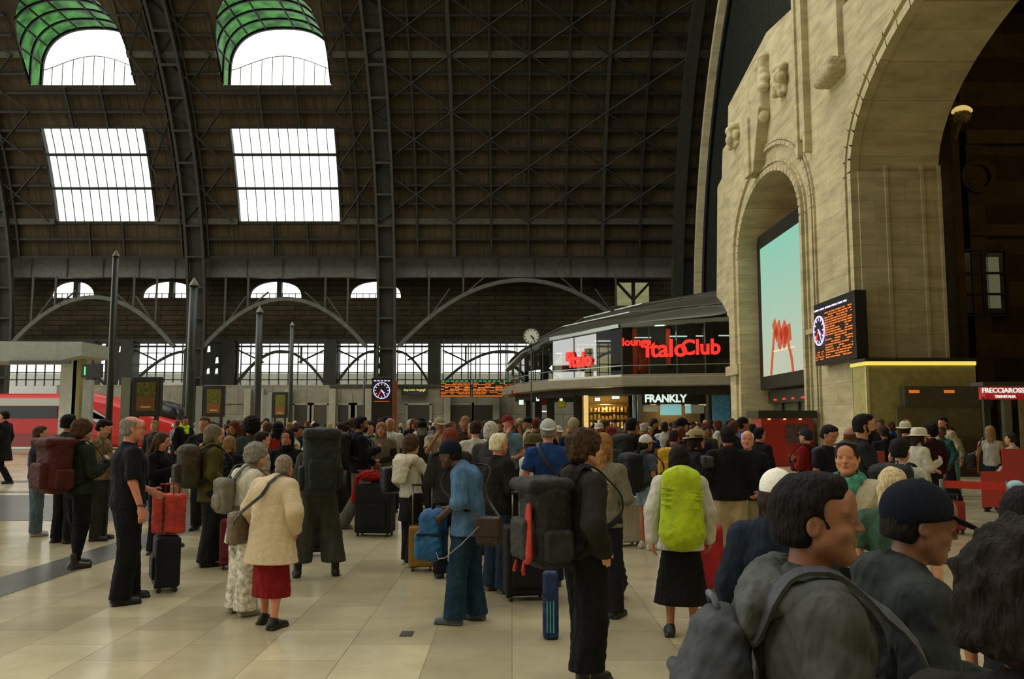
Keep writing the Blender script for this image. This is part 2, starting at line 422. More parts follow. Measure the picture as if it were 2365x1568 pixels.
TOPS = {  # inflate, sleeve (0..2), hem z, flare
    'tank': (.014, 0, .94, .01), 'tee': (.022, .62, .90, .02), 'shirt': (.024, 2, .86, .025), 'longtee': (.020, 2, .92, .01), 'jacket': (.036, 2, .88, .02),
    'hoodie': (.040, 2, .90, .015), 'coat': (.040, 2, .55, .05), 'cardigan': (.036, 2, .66, .035), 'vest': (.04, .25, .82, .03), 'polo': (.026, .66, .90, .03), 'rolled': (.028, 1.12, .86, .03),
}
def top_mesh(g, kind, cell, hem=None, wob=.004, sleeve=None, infl=None):
    e, sl, hz, fl = TOPS[kind]; hz = hem if hem is not None else hz; sl = sleeve if sleeve is not None else sl; e = infl if infl is not None else e
    S = Solid(cell); k = g.k; b = g.b; lat = g.lat
    lo = g.axis(hz - .06); wz = g.wai
    if hz < 1.0: S.limb(g.pel, wz, .110 * k * b + e, .100 * k * b + e * .9, .03, lat, 1.33, wob=wob)
    if hz < .96: S.limb(g.pel, lo, .110 * k * b + e, .108 * k * b + e + fl * (1 + (.9 - hz) * 2), .03, lat, 1.30, wob=wob)
    S.limb(wz, g.che, .098 * k * b + e * .9, .112 * k * b + e * .85, .04, lat, 1.28, wob=wob)
    S.limb(g.che, g.nb - g.up * .055 * k, .106 * k * b + e * .8, .068 * k + e * .5, .03, lat, 1.42)
    S.limb(g.nb - g.up * .02 * k, g.nb + g.up * .012 * k, .062 * k + e * .3, .060 * k + e * .2, .02)
    for sd in (1, -1): S.limb(g.nb - g.up * .02 * k, g.sh[sd], .050 * k + e * .4, .054 * k + (e if sl > .1 else 0) * .8, .035)
    S.cut(g.axis(hz), g.up * -1 if hz > .95 else (0, 0, -1))
    if kind == 'hoodie': S.limb(g.nb + g.lat * .06 * k - g.fwd * .03 * k + g.up * .01 * k, g.nb - g.lat * .06 * k - g.fwd * .03 * k + g.up * .01 * k, .055 * k, .055 * k, .03, wob=.004); S.limb(g.nb - g.fwd * .09 * k + g.up * .01 * k, g.nb - g.fwd * .10 * k - g.up * .10 * k, .06 * k, .05 * k, .04, lat, 1.5, wob=.005)
    if sl > .1:
        for sd in (1, -1):
            A, B, W = g.sh[sd], g.el[sd], g.wr[sd]; q = Solid(cell)
            ra, rb, rw = .050 * k * b ** .5 + e * .72, .042 * k * b ** .5 + e * .95, .029 * k + e * .8
            if sl <= 1:
                E = A.lerp(B, min(sl, 1)); S.limb(A, E, ra, ra * (1 - sl) + rb * sl + .004, .02, wob=wob); 
                S.lump(E + (B - A).normalized() * .075 * k, (.07 * k, .07 * k, .07 * k), .004, sub=True)
            else:
                E = B.lerp(W, sl - 1); S.limb(A, B, ra, rb, .02, wob=wob); S.limb(B, E, rb, rb + (rw - rb) * (sl - 1), .012, wob=wob)
    return S.mesh('top')

def bottom_mesh(g, kind, cell, wide=1.0, hem=None, wob=.004):
    S = Solid(cell); k = g.k; b = g.b; e = .014 * wide
    if kind in ('trousers', 'shorts', 'leggings'):
        if kind == 'leggings': e = .017
        hz = {'trousers': .06, 'shorts': .52, 'leggings': .10}[kind] if hem is None else hem
        for sd in (1, -1):
            r2 = .034 * k + (.020 + .030 * wide if kind != 'leggings' else .008); an = g.an[sd] - Vector((0, 0, .04))
            S.limb(g.hip[sd], g.kn[sd], .090 * k * b + e, .058 * k * b ** .5 + e * 1.3 + (.006 * wide), .03, wob=wob)
            S.limb(g.kn[sd], an, .056 * k * b ** .5 + e * 1.3 + .006 * wide, r2, .02, wob=wob)
        S.limb(g.pel - Vector((0, 0, .03)), g.pel + g.up * .05 * k, .112 * k * b + e, .104 * k * b + e, .03, g.lat, 1.33)
        S.cut((0, 0, hz * k), (0, 0, -1)); S.cut(g.axis(1.04), g.up)
    else:
        hz = (hem if hem is not None else {'skirt': .45, 'longskirt': .15, 'miniskirt': .62}[kind]); 
        cx = (g.kn[1] + g.kn[-1]) / 2
        S.limb(g.pel, Vector((cx.x, cx.y, (hz - .1) * k)), .115 * k * b, (.135 + .03 * wide) * k, .03, (1, 0, 0), 1.3, wob=wob)
        S.limb(g.pel, g.axis(1.03), .115 * k * b, .10 * k * b, .03, g.lat, 1.33)
        S.cut((0, 0, hz * k), (0, 0, -1)); S.cut(g.axis(1.04), g.up)
    return S.mesh('bottom')

def shoe_mesh(g, sd, cell, boot=False):
    k = g.k; a = g.an[sd]; S = Solid(min(cell, .012)); h = Vector((a.x, a.y, 0))
    tw = .02 * sd
    S.limb(h + Vector((0, -.045, .042)) * k, h + Vector((tw * .5, .06, .040)) * k, .042 * k, .042 * k, .02, (1, 0, 0), 1.0)
    S.limb(h + Vector((tw * .5, .06, .036)) * k, h + Vector((tw, .155, .030)) * k, .044 * k, .034 * k, .02, (1, 0, 0), 1.15)
    S.limb(h + Vector((0, -.01, .05)) * k, h + Vector((0, -.01, .16 if boot else .085)) * k, .046 * k, .05 * k if boot else .044 * k, .02)
    S.block(h + Vector((tw * .5, .055, .014)) * k, (.046 * k, .135 * k, .014 * k), .012 * k, .004)
    S.cut((0, 0, .001), (0, 0, -1))
    return S.mesh('shoe')

def hair_mesh(g, style, cell, hat=False):
    k = g.k; fr = g.fr; S = Solid(cell); cell_w = .0
    L = lambda c, r, kk=.015, **q: S.lump(g.h(*c), [x * k for x in r], kk * k, fr, **q)
    w = .003
    if style in ('short', 'crop', 'bald', 'receding'):
        t = {'short': .012, 'crop': .006, 'bald': .005, 'receding': .006}[style]
        L((0, -.016, .037), (.078 + t, .100 + t, .090 + t), wob=w); L((0, -.055, -.03), (.070 + t, .055 + t, .055), .02, wob=w)
        if style == 'short': L((0, .035, .105), (.055, .05, .030), .02, wob=w)
        L((0, .125, -.030), (.088, .085, .110), .008, sub=True)
        for x in (-1, 1): L((.075 * x, .060, .032), (.034, .040, .046), .008, sub=True)
        for x in (-1, 1): L((.085 * x, .0, -.012), (.03, .026, .034), .008, sub=True)
        if style == 'bald': L((0, .03, .125), (.075, .115, .10), .015, sub=True); 
        if style == 'receding': L((0, .105, .085), (.06, .06, .06), .015, sub=True)
        S.cut(g.h(0, -.1, -.058), -g.hu - g.hf * .1)
    elif style in ('bob', 'long', 'bun', 'pony', 'scarf', 'wavy'):
        t = .016 if style not in ('bun', 'pony') else .009
        L((0, -.018, .037), (.078 + t, .100 + t, .090 + t), wob=w); L((0, -.05, -.03), (.074 + t, .06 + t, .075), .02, wob=w)
        L((0, .115, -.022), (.068, .072, .098), .01, sub=True)
        if style in ('bob', 'scarf', 'wavy', 'long'):
            z = {'bob': -.12, 'scarf': -.16, 'wavy': -.24, 'long': -.26}[style]
            for x in (-1, 1): S.limb(g.h(.075 * x, -.005, .0), g.h(.085 * x, (.01 if style != 'long' else -.03), z), .024 * k, .026 * k, .02, wob=.006)
            S.limb(g.h(0, -.08, -.02), g.h(0, -.095, z), .042 * k, .035 * k, .03, g.hr, 1.9, wob=.006)
        if style == 'scarf': S.limb(g.h(0, .04, -.13), g.h(0, -.03, -.16), .075 * k, .09 * k, .03, wob=.004); 
        if style == 'bun': L((0, -.135, .03), (.042, .038, .042), wob=w)
        if style == 'pony': S.limb(g.h(0, -.115, .04), g.h(0, -.15, -.20), .028 * k, .018 * k, .02, wob=.005)
    elif style in ('curly', 'afro', 'perm'):
        t = {'curly': .030, 'afro': .060, 'perm': .024}[style]
        L((0, -.022, .042), (.078 + t, .096 + t, .088 + t), wob=.012 if style != 'perm' else .008); L((0, -.06, -.03), (.072 + t, .055 + t, .07), .02, wob=.01)
        L((0, .125, -.045), (.075, .078, .105), .01, sub=True)
        if style != 'afro': S.cut(g.h(0, -.1, -.11), -g.hu)
    if hat: S.cut(g.h(0, 0, .040), g.hu - g.hf * .15)
    return S.mesh('hair')

def hat_parts(g, style, color, cell, parent, visor_dir=1, band=None):
    k = g.k; fr = g.fr; S = Solid(cell)
    if style == 'cap':
        S.lump(g.h(0, -.012, .040), [x * k for x in (.093, .115, .104)], .01, fr); S.cut(g.h(0, 0, .012), -g.hu + g.hf * .26 * visor_dir)
        S.limb(g.h(0, -.01, .144), g.h(0, -.01, .147), .008 * k, .006 * k, .003)
        o = link('cap', S.mesh('cap'), M_KNIT, parent, color)
        V = Solid(cell * .7); vf = (g.hr, (g.hf - g.hu * .28 * visor_dir).normalized(), (g.hu + g.hf * .28 * visor_dir).normalized()); V.lump(g.h(0, .10 * visor_dir, .038), [x * k for x in (.080, .095, .009)], .01, vf)
        V.cut(g.h(0, .06 * visor_dir, 0), -g.hf * visor_dir)
        link('visor', V.mesh('visor'), M_KNIT, o, color)
        return o
    r = {'bucket': (.098, .117, .09), 'fedora': (.092, .112, .10)}[style]
    S.lump(g.h(0, -.008, .055), [x * k for x in r], .01, fr, p=3); S.cut(g.h(0, 0, .035), -g.hu)
    if style == 'fedora': S.limb(g.h(0, -.07, .165), g.h(0, .09, .165), .022 * k, .022 * k, .02, sub=True)
    o = link('hat_crown', S.mesh('hat'), M_KNIT, parent, color)
    me = MB(); n = 40; vs = []; R = {'bucket': (.155, -.02), 'fedora': (.17, .0)}[style]
    ringz = []
    for rr, z in ((.085, .05), (R[0], .037 + R[1]), (R[0], .030 + R[1]), (.085, .042)):
        for j in range(n):
            a = 2 * PI * j / n; droop = -.012 * math.cos(2 * a) if style == 'fedora' else 0
            vs.append(g.h(rr * math.cos(a) * .93, (rr * 1.12) * math.sin(a) - .005, z - (droop if rr > .1 else 0)))
    fs = [(q * n + j, q * n + (j + 1) % n, ((q + 1) % 4) * n + (j + 1) % n, ((q + 1) % 4) * n + j) for q in range(4) for j in range(n)]
    me.add(vs, fs); me.build('brim', M_KNIT, o, color, smooth=True)
    if band: 
        b = MB(); vs = []
        for rr, z in ((.096, .045), (.096, .07), (.088, .07), (.088, .045)):
            for j in range(n):
                a = 2 * PI * j / n; vs.append(g.h(rr * math.cos(a) * 1.04, rr * math.sin(a) * 1.22 - .008, z))
        b.add(vs, fs); b.build('band', M_KNIT, o, band, smooth=True)
    return o

def face_parts(g, root, hairc, iris='#2c1c10', glasses=None, beard=None, cell=.006, brows=True, lips=None):
    k = g.k
    for x in (-1, 1):
        m = MB(); c = g.h(.033 * x, .0855, .012)
        S = Solid(.0025); S.lump(c, [.0118 * k] * 3, .002); e = link('eye', S.mesh('eye'), M_PLAST, root, '#8f8980')
        p = Solid(.002); p.lump(g.h(.033 * x, .0945, .0115), [.0058 * k, .0040 * k, .0058 * k], .002, g.fr); link('iris', p.mesh('iris'), M_PLAST, e, iris)
        if brows:
            B = Solid(.003); B.limb(g.h(.015 * x, .1005, .036), g.h(.034 * x, .0965, .0405), .0042 * k, .004 * k, .004); B.limb(g.h(.034 * x, .0965, .0405), g.h(.052 * x, .0815, .034), .004 * k, .0025 * k, .004)
            link('eyebrow', B.mesh('brow'), M_HAIR, root, hairc)
    if lips:
        B = Solid(.003)
        B.limb(g.h(-.020, .094, -.050), g.h(0, .1035, -.047), .003 * k, .005 * k, .004); B.limb(g.h(.020, .094, -.050), g.h(0, .1035, -.047), .003 * k, .005 * k, .004)
        B.limb(g.h(-.016, .094, -.060), g.h(.016, .094, -.060), .0062 * k, .0062 * k, .004); B.limb(g.h(0, .097, -.060), g.h(0, .098, -.060), .007 * k, .007 * k, .006)
        link('lips', B.mesh('lips'), M_SKIN, root, lips)
    if glasses:
        m = MB()
        for x in (-1, 1):
            c = g.h(.034 * x, .112, .008); pts = [c + g.hr * math.cos(a) * .025 * k + g.hu * math.sin(a) * .019 * k for a in [2 * PI * i / 16 for i in range(16)]]
            m.tube(pts, .0018, 5, closed=True); m.tube([g.h(.058 * x, .108, .014), g.h(.078 * x, .06, .014), g.h(.086 * x, -.01, .012)], .0018, 5)
        m.tube([g.h(-.010, .113, .012), g.h(0, .116, .014), g.h(.010, .113, .012)], .0018, 5)
        m.build('glasses', M_METAL, root, glasses, smooth=True)
    if beard:
        S = Solid(cell); S.lump(g.h(0, .045, -.055), [x * k for x in (.066, .066, .068)], .01, g.fr, wob=.002); S.limb(g.h(0, .06, -.08), g.h(0, .07, -.10), .04 * k, .03 * k, .01, g.hr, 1.2, wob=.002)
        S.limb(g.h(-.02, .104, -.037), g.h(.02, .104, -.037), .008 * k, .008 * k, .006)
        for x in (-1, 1): S.limb(g.h(.076 * x, .0, .005), g.h(.066 * x, .02, -.05), .012 * k, .016 * k, .01)
        S.lump(g.h(0, .065, -.012), [x * k for x in (.052, .05, .033)], .006, g.fr, sub=True); S.lump(g.h(0, .11, -.054), [x * k for x in (.022, .02, .008)], .004, g.fr, sub=True)
        link('beard', S.mesh('beard'), M_HAIR, root, beard)

from mathutils.bvhtree import BVHTree
def hug(g, pts, gap=.014, steps=4, w=.04, t=.010):
    """a strap that follows the clothes: samples a smooth path and lifts it off the garment"""
    if getattr(g, 'tree', None) is None:
        me = g.topme; v = [x.co for x in me.vertices]; g.tree = BVHTree.FromPolygons(v, [tuple(p.vertices) for p in me.polygons])
    sm = []
    for i in range(len(pts) - 1):
        p0, p1, p2, p3 = pts[max(i - 1, 0)], pts[i], pts[i + 1], pts[min(i + 2, len(pts) - 1)]
        for k in range(steps):
            u = k / steps; sm.append(.5 * ((2 * p1) + (p2 - p0) * u + (2 * p0 - 5 * p1 + 4 * p2 - p3) * u * u + (3 * p1 - p0 - 3 * p2 + p3) * u ** 3))
    sm.append(pts[-1]); out = []; nr = []
    for p in sm:
        loc, n, i, d = g.tree.find_nearest(p)
        if loc is not None and (p - loc).dot(n) < gap: p = loc + n * gap
        out.append(p.copy()); nr.append(n if n is not None else Vector((0, 0, 1)))
    m = MB()
    vs = []
    for i, p in enumerate(out):
        dd = (out[min(i + 1, len(out) - 1)] - out[max(i - 1, 0)]).normalized(); n = (nr[i] - dd * nr[i].dot(dd))
        n = n.normalized() if n.length > .05 else Vector((0, 0, 1)); sd = dd.cross(n) * (w / 2)
        vs += [p + sd, p - sd, p - sd + n * t, p + sd + n * t]
    fs = [(0, 1, 2, 3), tuple(len(vs) - 4 + i for i in (3, 2, 1, 0))]
    for i in range(len(out) - 1):
        for j in range(4): fs.append((4 * i + j, 4 * i + (j + 1) % 4, 4 * i + 4 + (j + 1) % 4, 4 * i + 4 + j))
    return m.add(vs, fs)
PLACED = []
def person(loc, face, label, H=1.72, arms=('down', 'down'), legs='stand', skin='fair', hair='short', hairc='dark', top='tee', topc='#222', topm=None, bottom='trousers', botc='#222', botm=None,
           shoes='#1a1816', boot=False, lean=0, look=0, nod=0, build=1.0, stoop=0, cell=.014, detail=0, wide=1.0, hem=None, bhem=None, hat=None, hatc='#222', visor=1, band=None, face_kw=None,
           sleeve=None, infl=None, group=None, name='person', hands=True, scarf=None, wob=.004, haircell=None):
    """one person; face is the heading in degrees: 0 looks away from the camera, 90 to picture left, -90 to picture right, 180 at the camera"""
    g = Rig(H, arms, legs, lean, look, nod, build, stoop)
    root = thing(name, label, 'person', (loc[0], loc[1], 0), math.radians(face), group)
    link('body', body_mesh(g, cell, detail, hands=hands), M_SKIN, root, SKINS.get(skin, skin))
    hc = HAIRC.get(hairc, hairc)
    if top: g.topme = top_mesh(g, top, cell, hem, wob, sleeve, infl)
    if top: link({'tee': 'tee_shirt', 'polo': 'polo_shirt', 'tank': 'tank_top', 'rolled': 'shirt', 'longtee': 'sweater'}.get(top, top), g.topme, topm or M_CLOTH, root, topc)
    if bottom: link({'longskirt': 'skirt', 'miniskirt': 'skirt'}.get(bottom, bottom), bottom_mesh(g, bottom, cell, wide, bhem, wob), botm or M_CLOTH, root, botc)
    if shoes:
        for sd in (1, -1): link('shoe', shoe_mesh(g, sd, cell, boot), M_LEATH, root, shoes)
    if hair: link('headscarf' if hair == 'scarf' else 'hair', hair_mesh(g, hair, haircell or min(cell, .010), bool(hat)), M_CLOTH if hair == 'scarf' else M_HAIR, root, hc)
    if hat: hat_parts(g, hat, hatc, .007, root, visor, band)
    if face_kw is not None: face_parts(g, root, hc, **face_kw)
    if scarf:
        S = Solid(.009); n = 10
        for i in range(n):
            a, b = 2 * PI * i / n, 2 * PI * (i + 1) / n; P = lambda t: g.nb + g.lat * math.cos(t) * .085 * g.k + g.fwd * (math.sin(t) * .085 + .02) * g.k + g.up * (.03 - .035 * math.sin(t) + .012 * math.sin(3 * t)) * g.k
            S.limb(P(a), P(b), .036 * g.k, .036 * g.k, .02, wob=.006)
        S.limb(g.nb + g.fwd * .10 * g.k, g.nb + g.fwd * .13 * g.k - g.up * .13 * g.k, .045 * g.k, .05 * g.k, .03, g.lat, 1.5, wob=.006)
        link('scarf', S.mesh('scarf'), M_FLOR, root, scarf)
    PLACED.append((loc[0], loc[1]))
    return root, g

def world(root, p):
    """a point of a figure's own frame in the world"""
    return Matrix.Translation(root.location) @ Matrix.Rotation(root.rotation_euler.z, 4, 'Z') @ Vector(p)

# ---------------------------------------------------------------- bags
def backpack(host, g, label, color, w=.32, h=.50, d=.20, z=1.22, gap=.165, lid=True, cat='backpack', pocketc=None, kind='day', cell=.010, dx=0, rnd=.34, pocket=True, group=None, strapc='#15161a', side=-1, extra=None):
    """worn on the back (side=-1) or the chest (side=1) of figure g; stands apart from the person as a thing of its own"""
    k = g.k; root = thing('backpack' if kind != 'hike' else 'trekking_backpack', label, cat, host.location, host.rotation_euler.z, group)
    gap = gap * k * .93; c = g.T(dx, 0, z) + g.fwd * side * (gap + d / 2) ; fr = (g.lat, g.fwd, g.up); P = lambda x, y, zz: c + g.lat * x + g.fwd * y * -side * -1 + g.up * zz
    o = side   # outward direction along fwd
    Q = lambda x, y, zz: c + g.lat * x + g.fwd * (y * o) + g.up * zz
    S = Solid(cell)
    if kind == 'slouch':
        S.limb(Q(0, -d * .15, h * .36), Q(0, d * .12, -h * .30), d * .36, d * .62, .02, g.lat, 1.45, wob=.006)
        for e in range(3): S.limb(Q(-w * .42, d * (.30 + .1 * e), h * (.12 - .2 * e)), Q(w * .42, d * (.30 + .1 * e), h * (.12 - .2 * e)), .02, .02, .012)
    elif kind == 'cover':
        S.limb(Q(0, -.01, h * .36), Q(0, 0, -h * .32), d * .46, d * .62, .02, g.lat, 1.22, wob=.004)
        S.block(Q(0, -.02, 0), (w * .40, d * .42, h * .47), .05, .03, fr)
        for e in range(4): S.limb(Q(-w * .44, d * .42, h * (.26 - .07 * e)), Q(w * .44, d * .40, h * (.20 - .07 * e + .03 * (e % 3))), .009, .006, .014)
    else: S.block(c, (w / 2, d / 2, h / 2), min(w, d) * rnd, .01, fr, wob=.005)
    if kind == 'hike': S.lump(Q(0, -.0, h * .40), (w * .50, d * .60, h * .16), .03, fr, wob=.005)
    elif kind == 'day': S.lump(Q(0, .01, h * .38), (w * .44, d * .48, h * .16), .04, fr, wob=.004)
    b = link('pack', S.mesh('pack'), M_PACK, root, color)
    if pocket: S = Solid(cell); S.block(Q(0, d * .52, -h * .16), (w * .36, d * .22, h * .24), .04, .01, fr, wob=.003); link('front_pocket', S.mesh('pocket'), M_PACK, root, pocketc or color)
    if kind == 'hike':
        S = Solid(cell); S.block(Q(0, .02, h * .45), (w * .52, d * .62, h * .085), .05, .02, fr, wob=.004); link('lid', S.mesh('lid'), M_PACK, root, color)
        for x in (-1, 1):
            S = Solid(cell); S.block(Q(x * w * .53, -.01, -h * .22), (.035, d * .36, h * .18), .03, .01, fr); link('side_pocket', S.mesh('pocket'), M_PACK, root, pocketc or color)
    elif kind == 'day':
        m = MB(); m.tube([Q(-.035, -d * .40, h * .47), Q(-.03, -d * .42, h * .56), Q(.03, -d * .42, h * .56), Q(.035, -d * .40, h * .47)], .008, 6); m.build('grab_handle', M_PACK, root, strapc, smooth=True)
    rs = .05 * k + .062
    for sd in (1, -1):
        sh = g.sh[sd].lerp(g.nb, .38); m = MB()
        top = sh + g.up * (.075 * k) ; r = .165
        r = .19; pts = [Q(sd * w * .22, -d * .46, h * .36), top + g.fwd * side * .07, top - g.fwd * side * .04, g.T(0, 0, 1.34) + g.lat * sd * .125 * k - g.fwd * side * r, g.T(0, 0, 1.20) + g.lat * sd * .15 * k - g.fwd * side * r, g.T(0, 0, 1.10) + g.lat * sd * .20 * k - g.fwd * side * .04, Q(sd * w * .42, -d * .42, -h * .33)]
        m = hug(g, pts, gap=.020, steps=5)
        m.build('shoulder_strap', M_PACK, root, strapc)
    if extra: extra(root, Q, w, h, d, fr)
    return root

def suitcase(loc, rz, label, color, w=.42, h=.62, d=.26, handle=.0, shell=True, tilt=0, group=None, wheels=True, soft=False):
    """hard or soft trolley case standing on its wheels; handle is how far it is pulled out"""
    root = thing('suitcase', label, 'suitcase', (loc[0], loc[1], 0), math.radians(rz), group)
    wz = .05
    mat = M_PACK if soft else M_PLAST
    m = MB().box((-w / 2, -d / 2, wz), (w / 2, d / 2, wz + h)); o = m.build('shell', mat, root, color, bevel=.035); o.modifiers['b'].segments = 4
    if not soft:
        for i in range(5):
            x = -w * .36 + w * .18 * i; q = MB().box((x - w * .045, -d / 2 - .006, wz + .07), (x + w * .045, d / 2 + .006, wz + h - .07)); q.build('rib', mat, root, color, bevel=.006)
    else:
        MB().box((-w * .38, -d / 2 - .03, wz + .08), (w * .38, -d / 2 + .01, wz + h * .62)).build('front_pocket', mat, root, color, bevel=.02)
    for x in (-1, 1):
        for y in (-1, 1):
            MB().disc((x * (w / 2 - .05) - .012, y * (d / 2 - .045), .027), (1, 0, 0), .026, .024, 16).build('wheel', M_PLAST, root, '#101010')
    m = MB()
    m.bar((-.06, 0, wz + h + .0), (-.06, 0, wz + h + .018), .02); m.bar((.06, 0, wz + h), (.06, 0, wz + h + .018), .02); m.bar((-.07, 0, wz + h + .02), (.07, 0, wz + h + .02), .022, .012)
    m.build('carry_handle', M_PLAST, root, '#15161a', bevel=.003)
    if handle > 0:
        m = MB(); zt = wz + h + handle; y = d / 2 - .04
        for x in (-.11, .11): m.tube([(x, y, wz + h - .03), (x, y, zt)], .0085, 8)
        o = m.build('pull_handle', M_CHROME, root, '#77756c', smooth=True)
        MB().bar((-.125, y, zt), (.125, y, zt), .03, .026, up=(0, 0, 1)).build('grip', M_PLAST, o, '#121212', bevel=.008)
    if tilt: root.rotation_euler.x = math.radians(tilt)
    return root

def shoulder_bag(host, g, label, color, x=.24, z=.86, y=0, w=.30, h=.24, d=.11, strap=True, cross=False, cat='bag', strapc=None, mat=None, name='shoulder_bag'):
    root = thing(name, label, cat, host.location, host.rotation_euler.z)
    k = g.k; c = Vector((x, y, z)) ; sd = 1 if x > 0 else -1
    S = Solid(.009); fr = (Vector((0, 1, 0)), Vector((1, 0, 0)), Vector((0, 0, 1)))
    S.block(c, (w / 2, d / 2, h / 2), min(d, h) * .35, .01, fr, wob=.004); link('pouch', S.mesh('bag'), mat or M_LEATH, root, color)
    S = Solid(.009); S.block(c + Vector((sd * d * .42, 0, h * .14)), (w * .49, .02, h * .34), .015, .005, fr); link('flap', S.mesh('flap'), mat or M_LEATH, root, color)
    if strap:
        s0 = -sd if cross else sd; sh = g.sh[s0].lerp(g.nb, .35) + g.up * .075 * k
        m = MB(); A = c + Vector((0, w * .42, h * .45)); B = c + Vector((0, -w * .42, h * .45))
        if cross:
            f = [A, Vector((sd * .10, .20, 1.12)) , Vector((s0 * .02, .20, 1.28)), sh + Vector((0, .06, -.01)), sh - Vector((0, .05, .005)), Vector((s0 * .02, -.19, 1.30)), Vector((sd * .12, -.19, 1.10)), B]
        else: f = [A, Vector((sd * .235, .12, 1.15)), sh + Vector((sd * .02, .05, 0)), sh + Vector((sd * .02, -.05, 0)), Vector((sd * .235, -.12, 1.15)), B]
        m = hug(g, f, w=.028, t=.007, steps=4)
        m.build('strap', M_LEATH, root, strapc or color)
    return root
# ---------------------------------------------------------------- building materials
def tile_mat(name, c1, c2, mortar, bw, bh, rough, msize=.006, scale=1.0, noise=.25, bump=0, plane='xy', off=.5, spec=.5, vein=(1, 1, 1)):
    m, nt, b = mat_new(name); L = nt.links.new
    tc = N(nt, 'ShaderNodeTexCoord'); sp = N(nt, 'ShaderNodeSeparateXYZ'); cb = N(nt, 'ShaderNodeCombineXYZ'); L(tc.outputs['Object'], sp.inputs[0])
    a, c = {'xy': ('X', 'Y'), 'yx': ('Y', 'X'), 'yz': ('Y', 'Z'), 'xz': ('X', 'Z')}[plane]
    L(sp.outputs[a], cb.inputs['X']); L(sp.outputs[c], cb.inputs['Y'])
    br = N(nt, 'ShaderNodeTexBrick'); L(cb.outputs[0], br.inputs['Vector']); br.offset = off
    br.inputs['Scale'].default_value = scale; br.inputs['Brick Width'].default_value = bw; br.inputs['Row Height'].default_value = bh
    br.inputs['Mortar Size'].default_value = msize; br.inputs['Mortar Smooth'].default_value = .3
    br.inputs['Color1'].default_value = col4(c1); br.inputs['Color2'].default_value = col4(c2); br.inputs['Mortar'].default_value = col4(mortar)
    mp = N(nt, 'ShaderNodeMapping'); mp.inputs['Scale'].default_value = vein; L(tc.outputs['Object'], mp.inputs[0])
    nz = N(nt, 'ShaderNodeTexNoise', Scale=1.3, Detail=6.0, Roughness=.65); L(mp.outputs[0], nz.inputs['Vector'])
    mr = N(nt, 'ShaderNodeMapRange'); mr.inputs['From Min'].default_value = .3; mr.inputs['From Max'].default_value = .7; mr.inputs['To Min'].default_value = 1 - noise; mr.inputs['To Max'].default_value = 1 + noise * .6
    L(nz.outputs['Fac'], mr.inputs['Value'])
    mx = N(nt, 'ShaderNodeVectorMath', operation='SCALE'); L(br.outputs['Color'], mx.inputs[0]); L(mr.outputs[0], mx.inputs['Scale']); L(mx.outputs[0], b.inputs['Base Color'])
    b.inputs['Roughness'].default_value = rough; b.inputs['Specular IOR Level'].default_value = spec
    if bump:
        bp = N(nt, 'ShaderNodeBump', Strength=bump, Distance=.02); L(nz.outputs['Fac'], bp.inputs['Height']); L(bp.outputs[0], b.inputs['Normal'])
    return m
M_FLOOR = tile_mat('travertine_floor', '#c2b895', '#a69c7c', '#94896c', .9, .62, .2, msize=.005, plane='yx', noise=.24, spec=.5, vein=(.8, .8, .8))
M_STRIPE = tile_mat('grey_floor_stone', '#5f6058', '#55574f', '#484940', .62, .62, .3, plane='yx', noise=.2)
M_STONE = tile_mat('travertine_wall', '#c0b48d', '#b5a981', '#958a66', 2.1, .78, .8, msize=.010, plane='yz', noise=.30, bump=.35, spec=.2, vein=(.5, .5, 2.4))
M_STONEX = tile_mat('travertine_reveal', '#c0b48e', '#b6aa84', '#998e6c', 2.1, .78, .8, msize=.010, plane='xz', noise=.30, bump=.35, spec=.2, vein=(.5, .5, 2.4))
M_ROOF = tile_mat('roof_boards', '#4a3e2a', '#3a3325', '#23221a', 3.2, .52, .85, msize=.03, plane='xy', noise=.35, spec=.15)
M_BACKW = tile_mat('slatted_wall', '#3a3222', '#2e2a1e', '#1b1a14', 3.0, .45, .9, msize=.05, plane='xz', noise=.35, spec=.1)
M_STEEL = mat_obj('grey_green_steel', .6, 0, 3, .2, .25)
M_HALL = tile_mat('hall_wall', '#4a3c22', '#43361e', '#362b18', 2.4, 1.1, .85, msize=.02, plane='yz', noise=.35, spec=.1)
STEEL = '#33332a'; STEELD = '#26281f'
def glass_mat(name, tint, gloss=.12, rough=.02):
    m = bpy.data.materials.new(name); m.use_nodes = True; nt = m.node_tree; nt.nodes.clear(); L = nt.links.new
    o = N(nt, 'ShaderNodeOutputMaterial'); t = N(nt, 'ShaderNodeBsdfTransparent'); t.inputs[0].default_value = col4(tint) if isinstance(tint, str) else tuple(tint) + (1,)
    g = N(nt, 'ShaderNodeBsdfGlossy'); g.inputs['Roughness'].default_value = rough; fr = N(nt, 'ShaderNodeFresnel'); fr.inputs['IOR'].default_value = 1.45
    ml = N(nt, 'ShaderNodeMath', operation='MULTIPLY'); ml.inputs[1].default_value = gloss / .04 * .3; L(fr.outputs[0], ml.inputs[0]); ml.use_clamp = True
    mx = N(nt, 'ShaderNodeMixShader'); L(ml.outputs[0], mx.inputs[0]); L(t.outputs[0], mx.inputs[1]); L(g.outputs[0], mx.inputs[2]); L(mx.outputs[0], o.inputs[0]); return m
M_GLASS = glass_mat('clear_glass', (.72, .78, .74), .035); M_GREEN = glass_mat('green_glass', (.012, .10, .018), .03, .2)
M_PANE = glass_mat('skylight_glass', (.97, .98, .96), .02, .2)
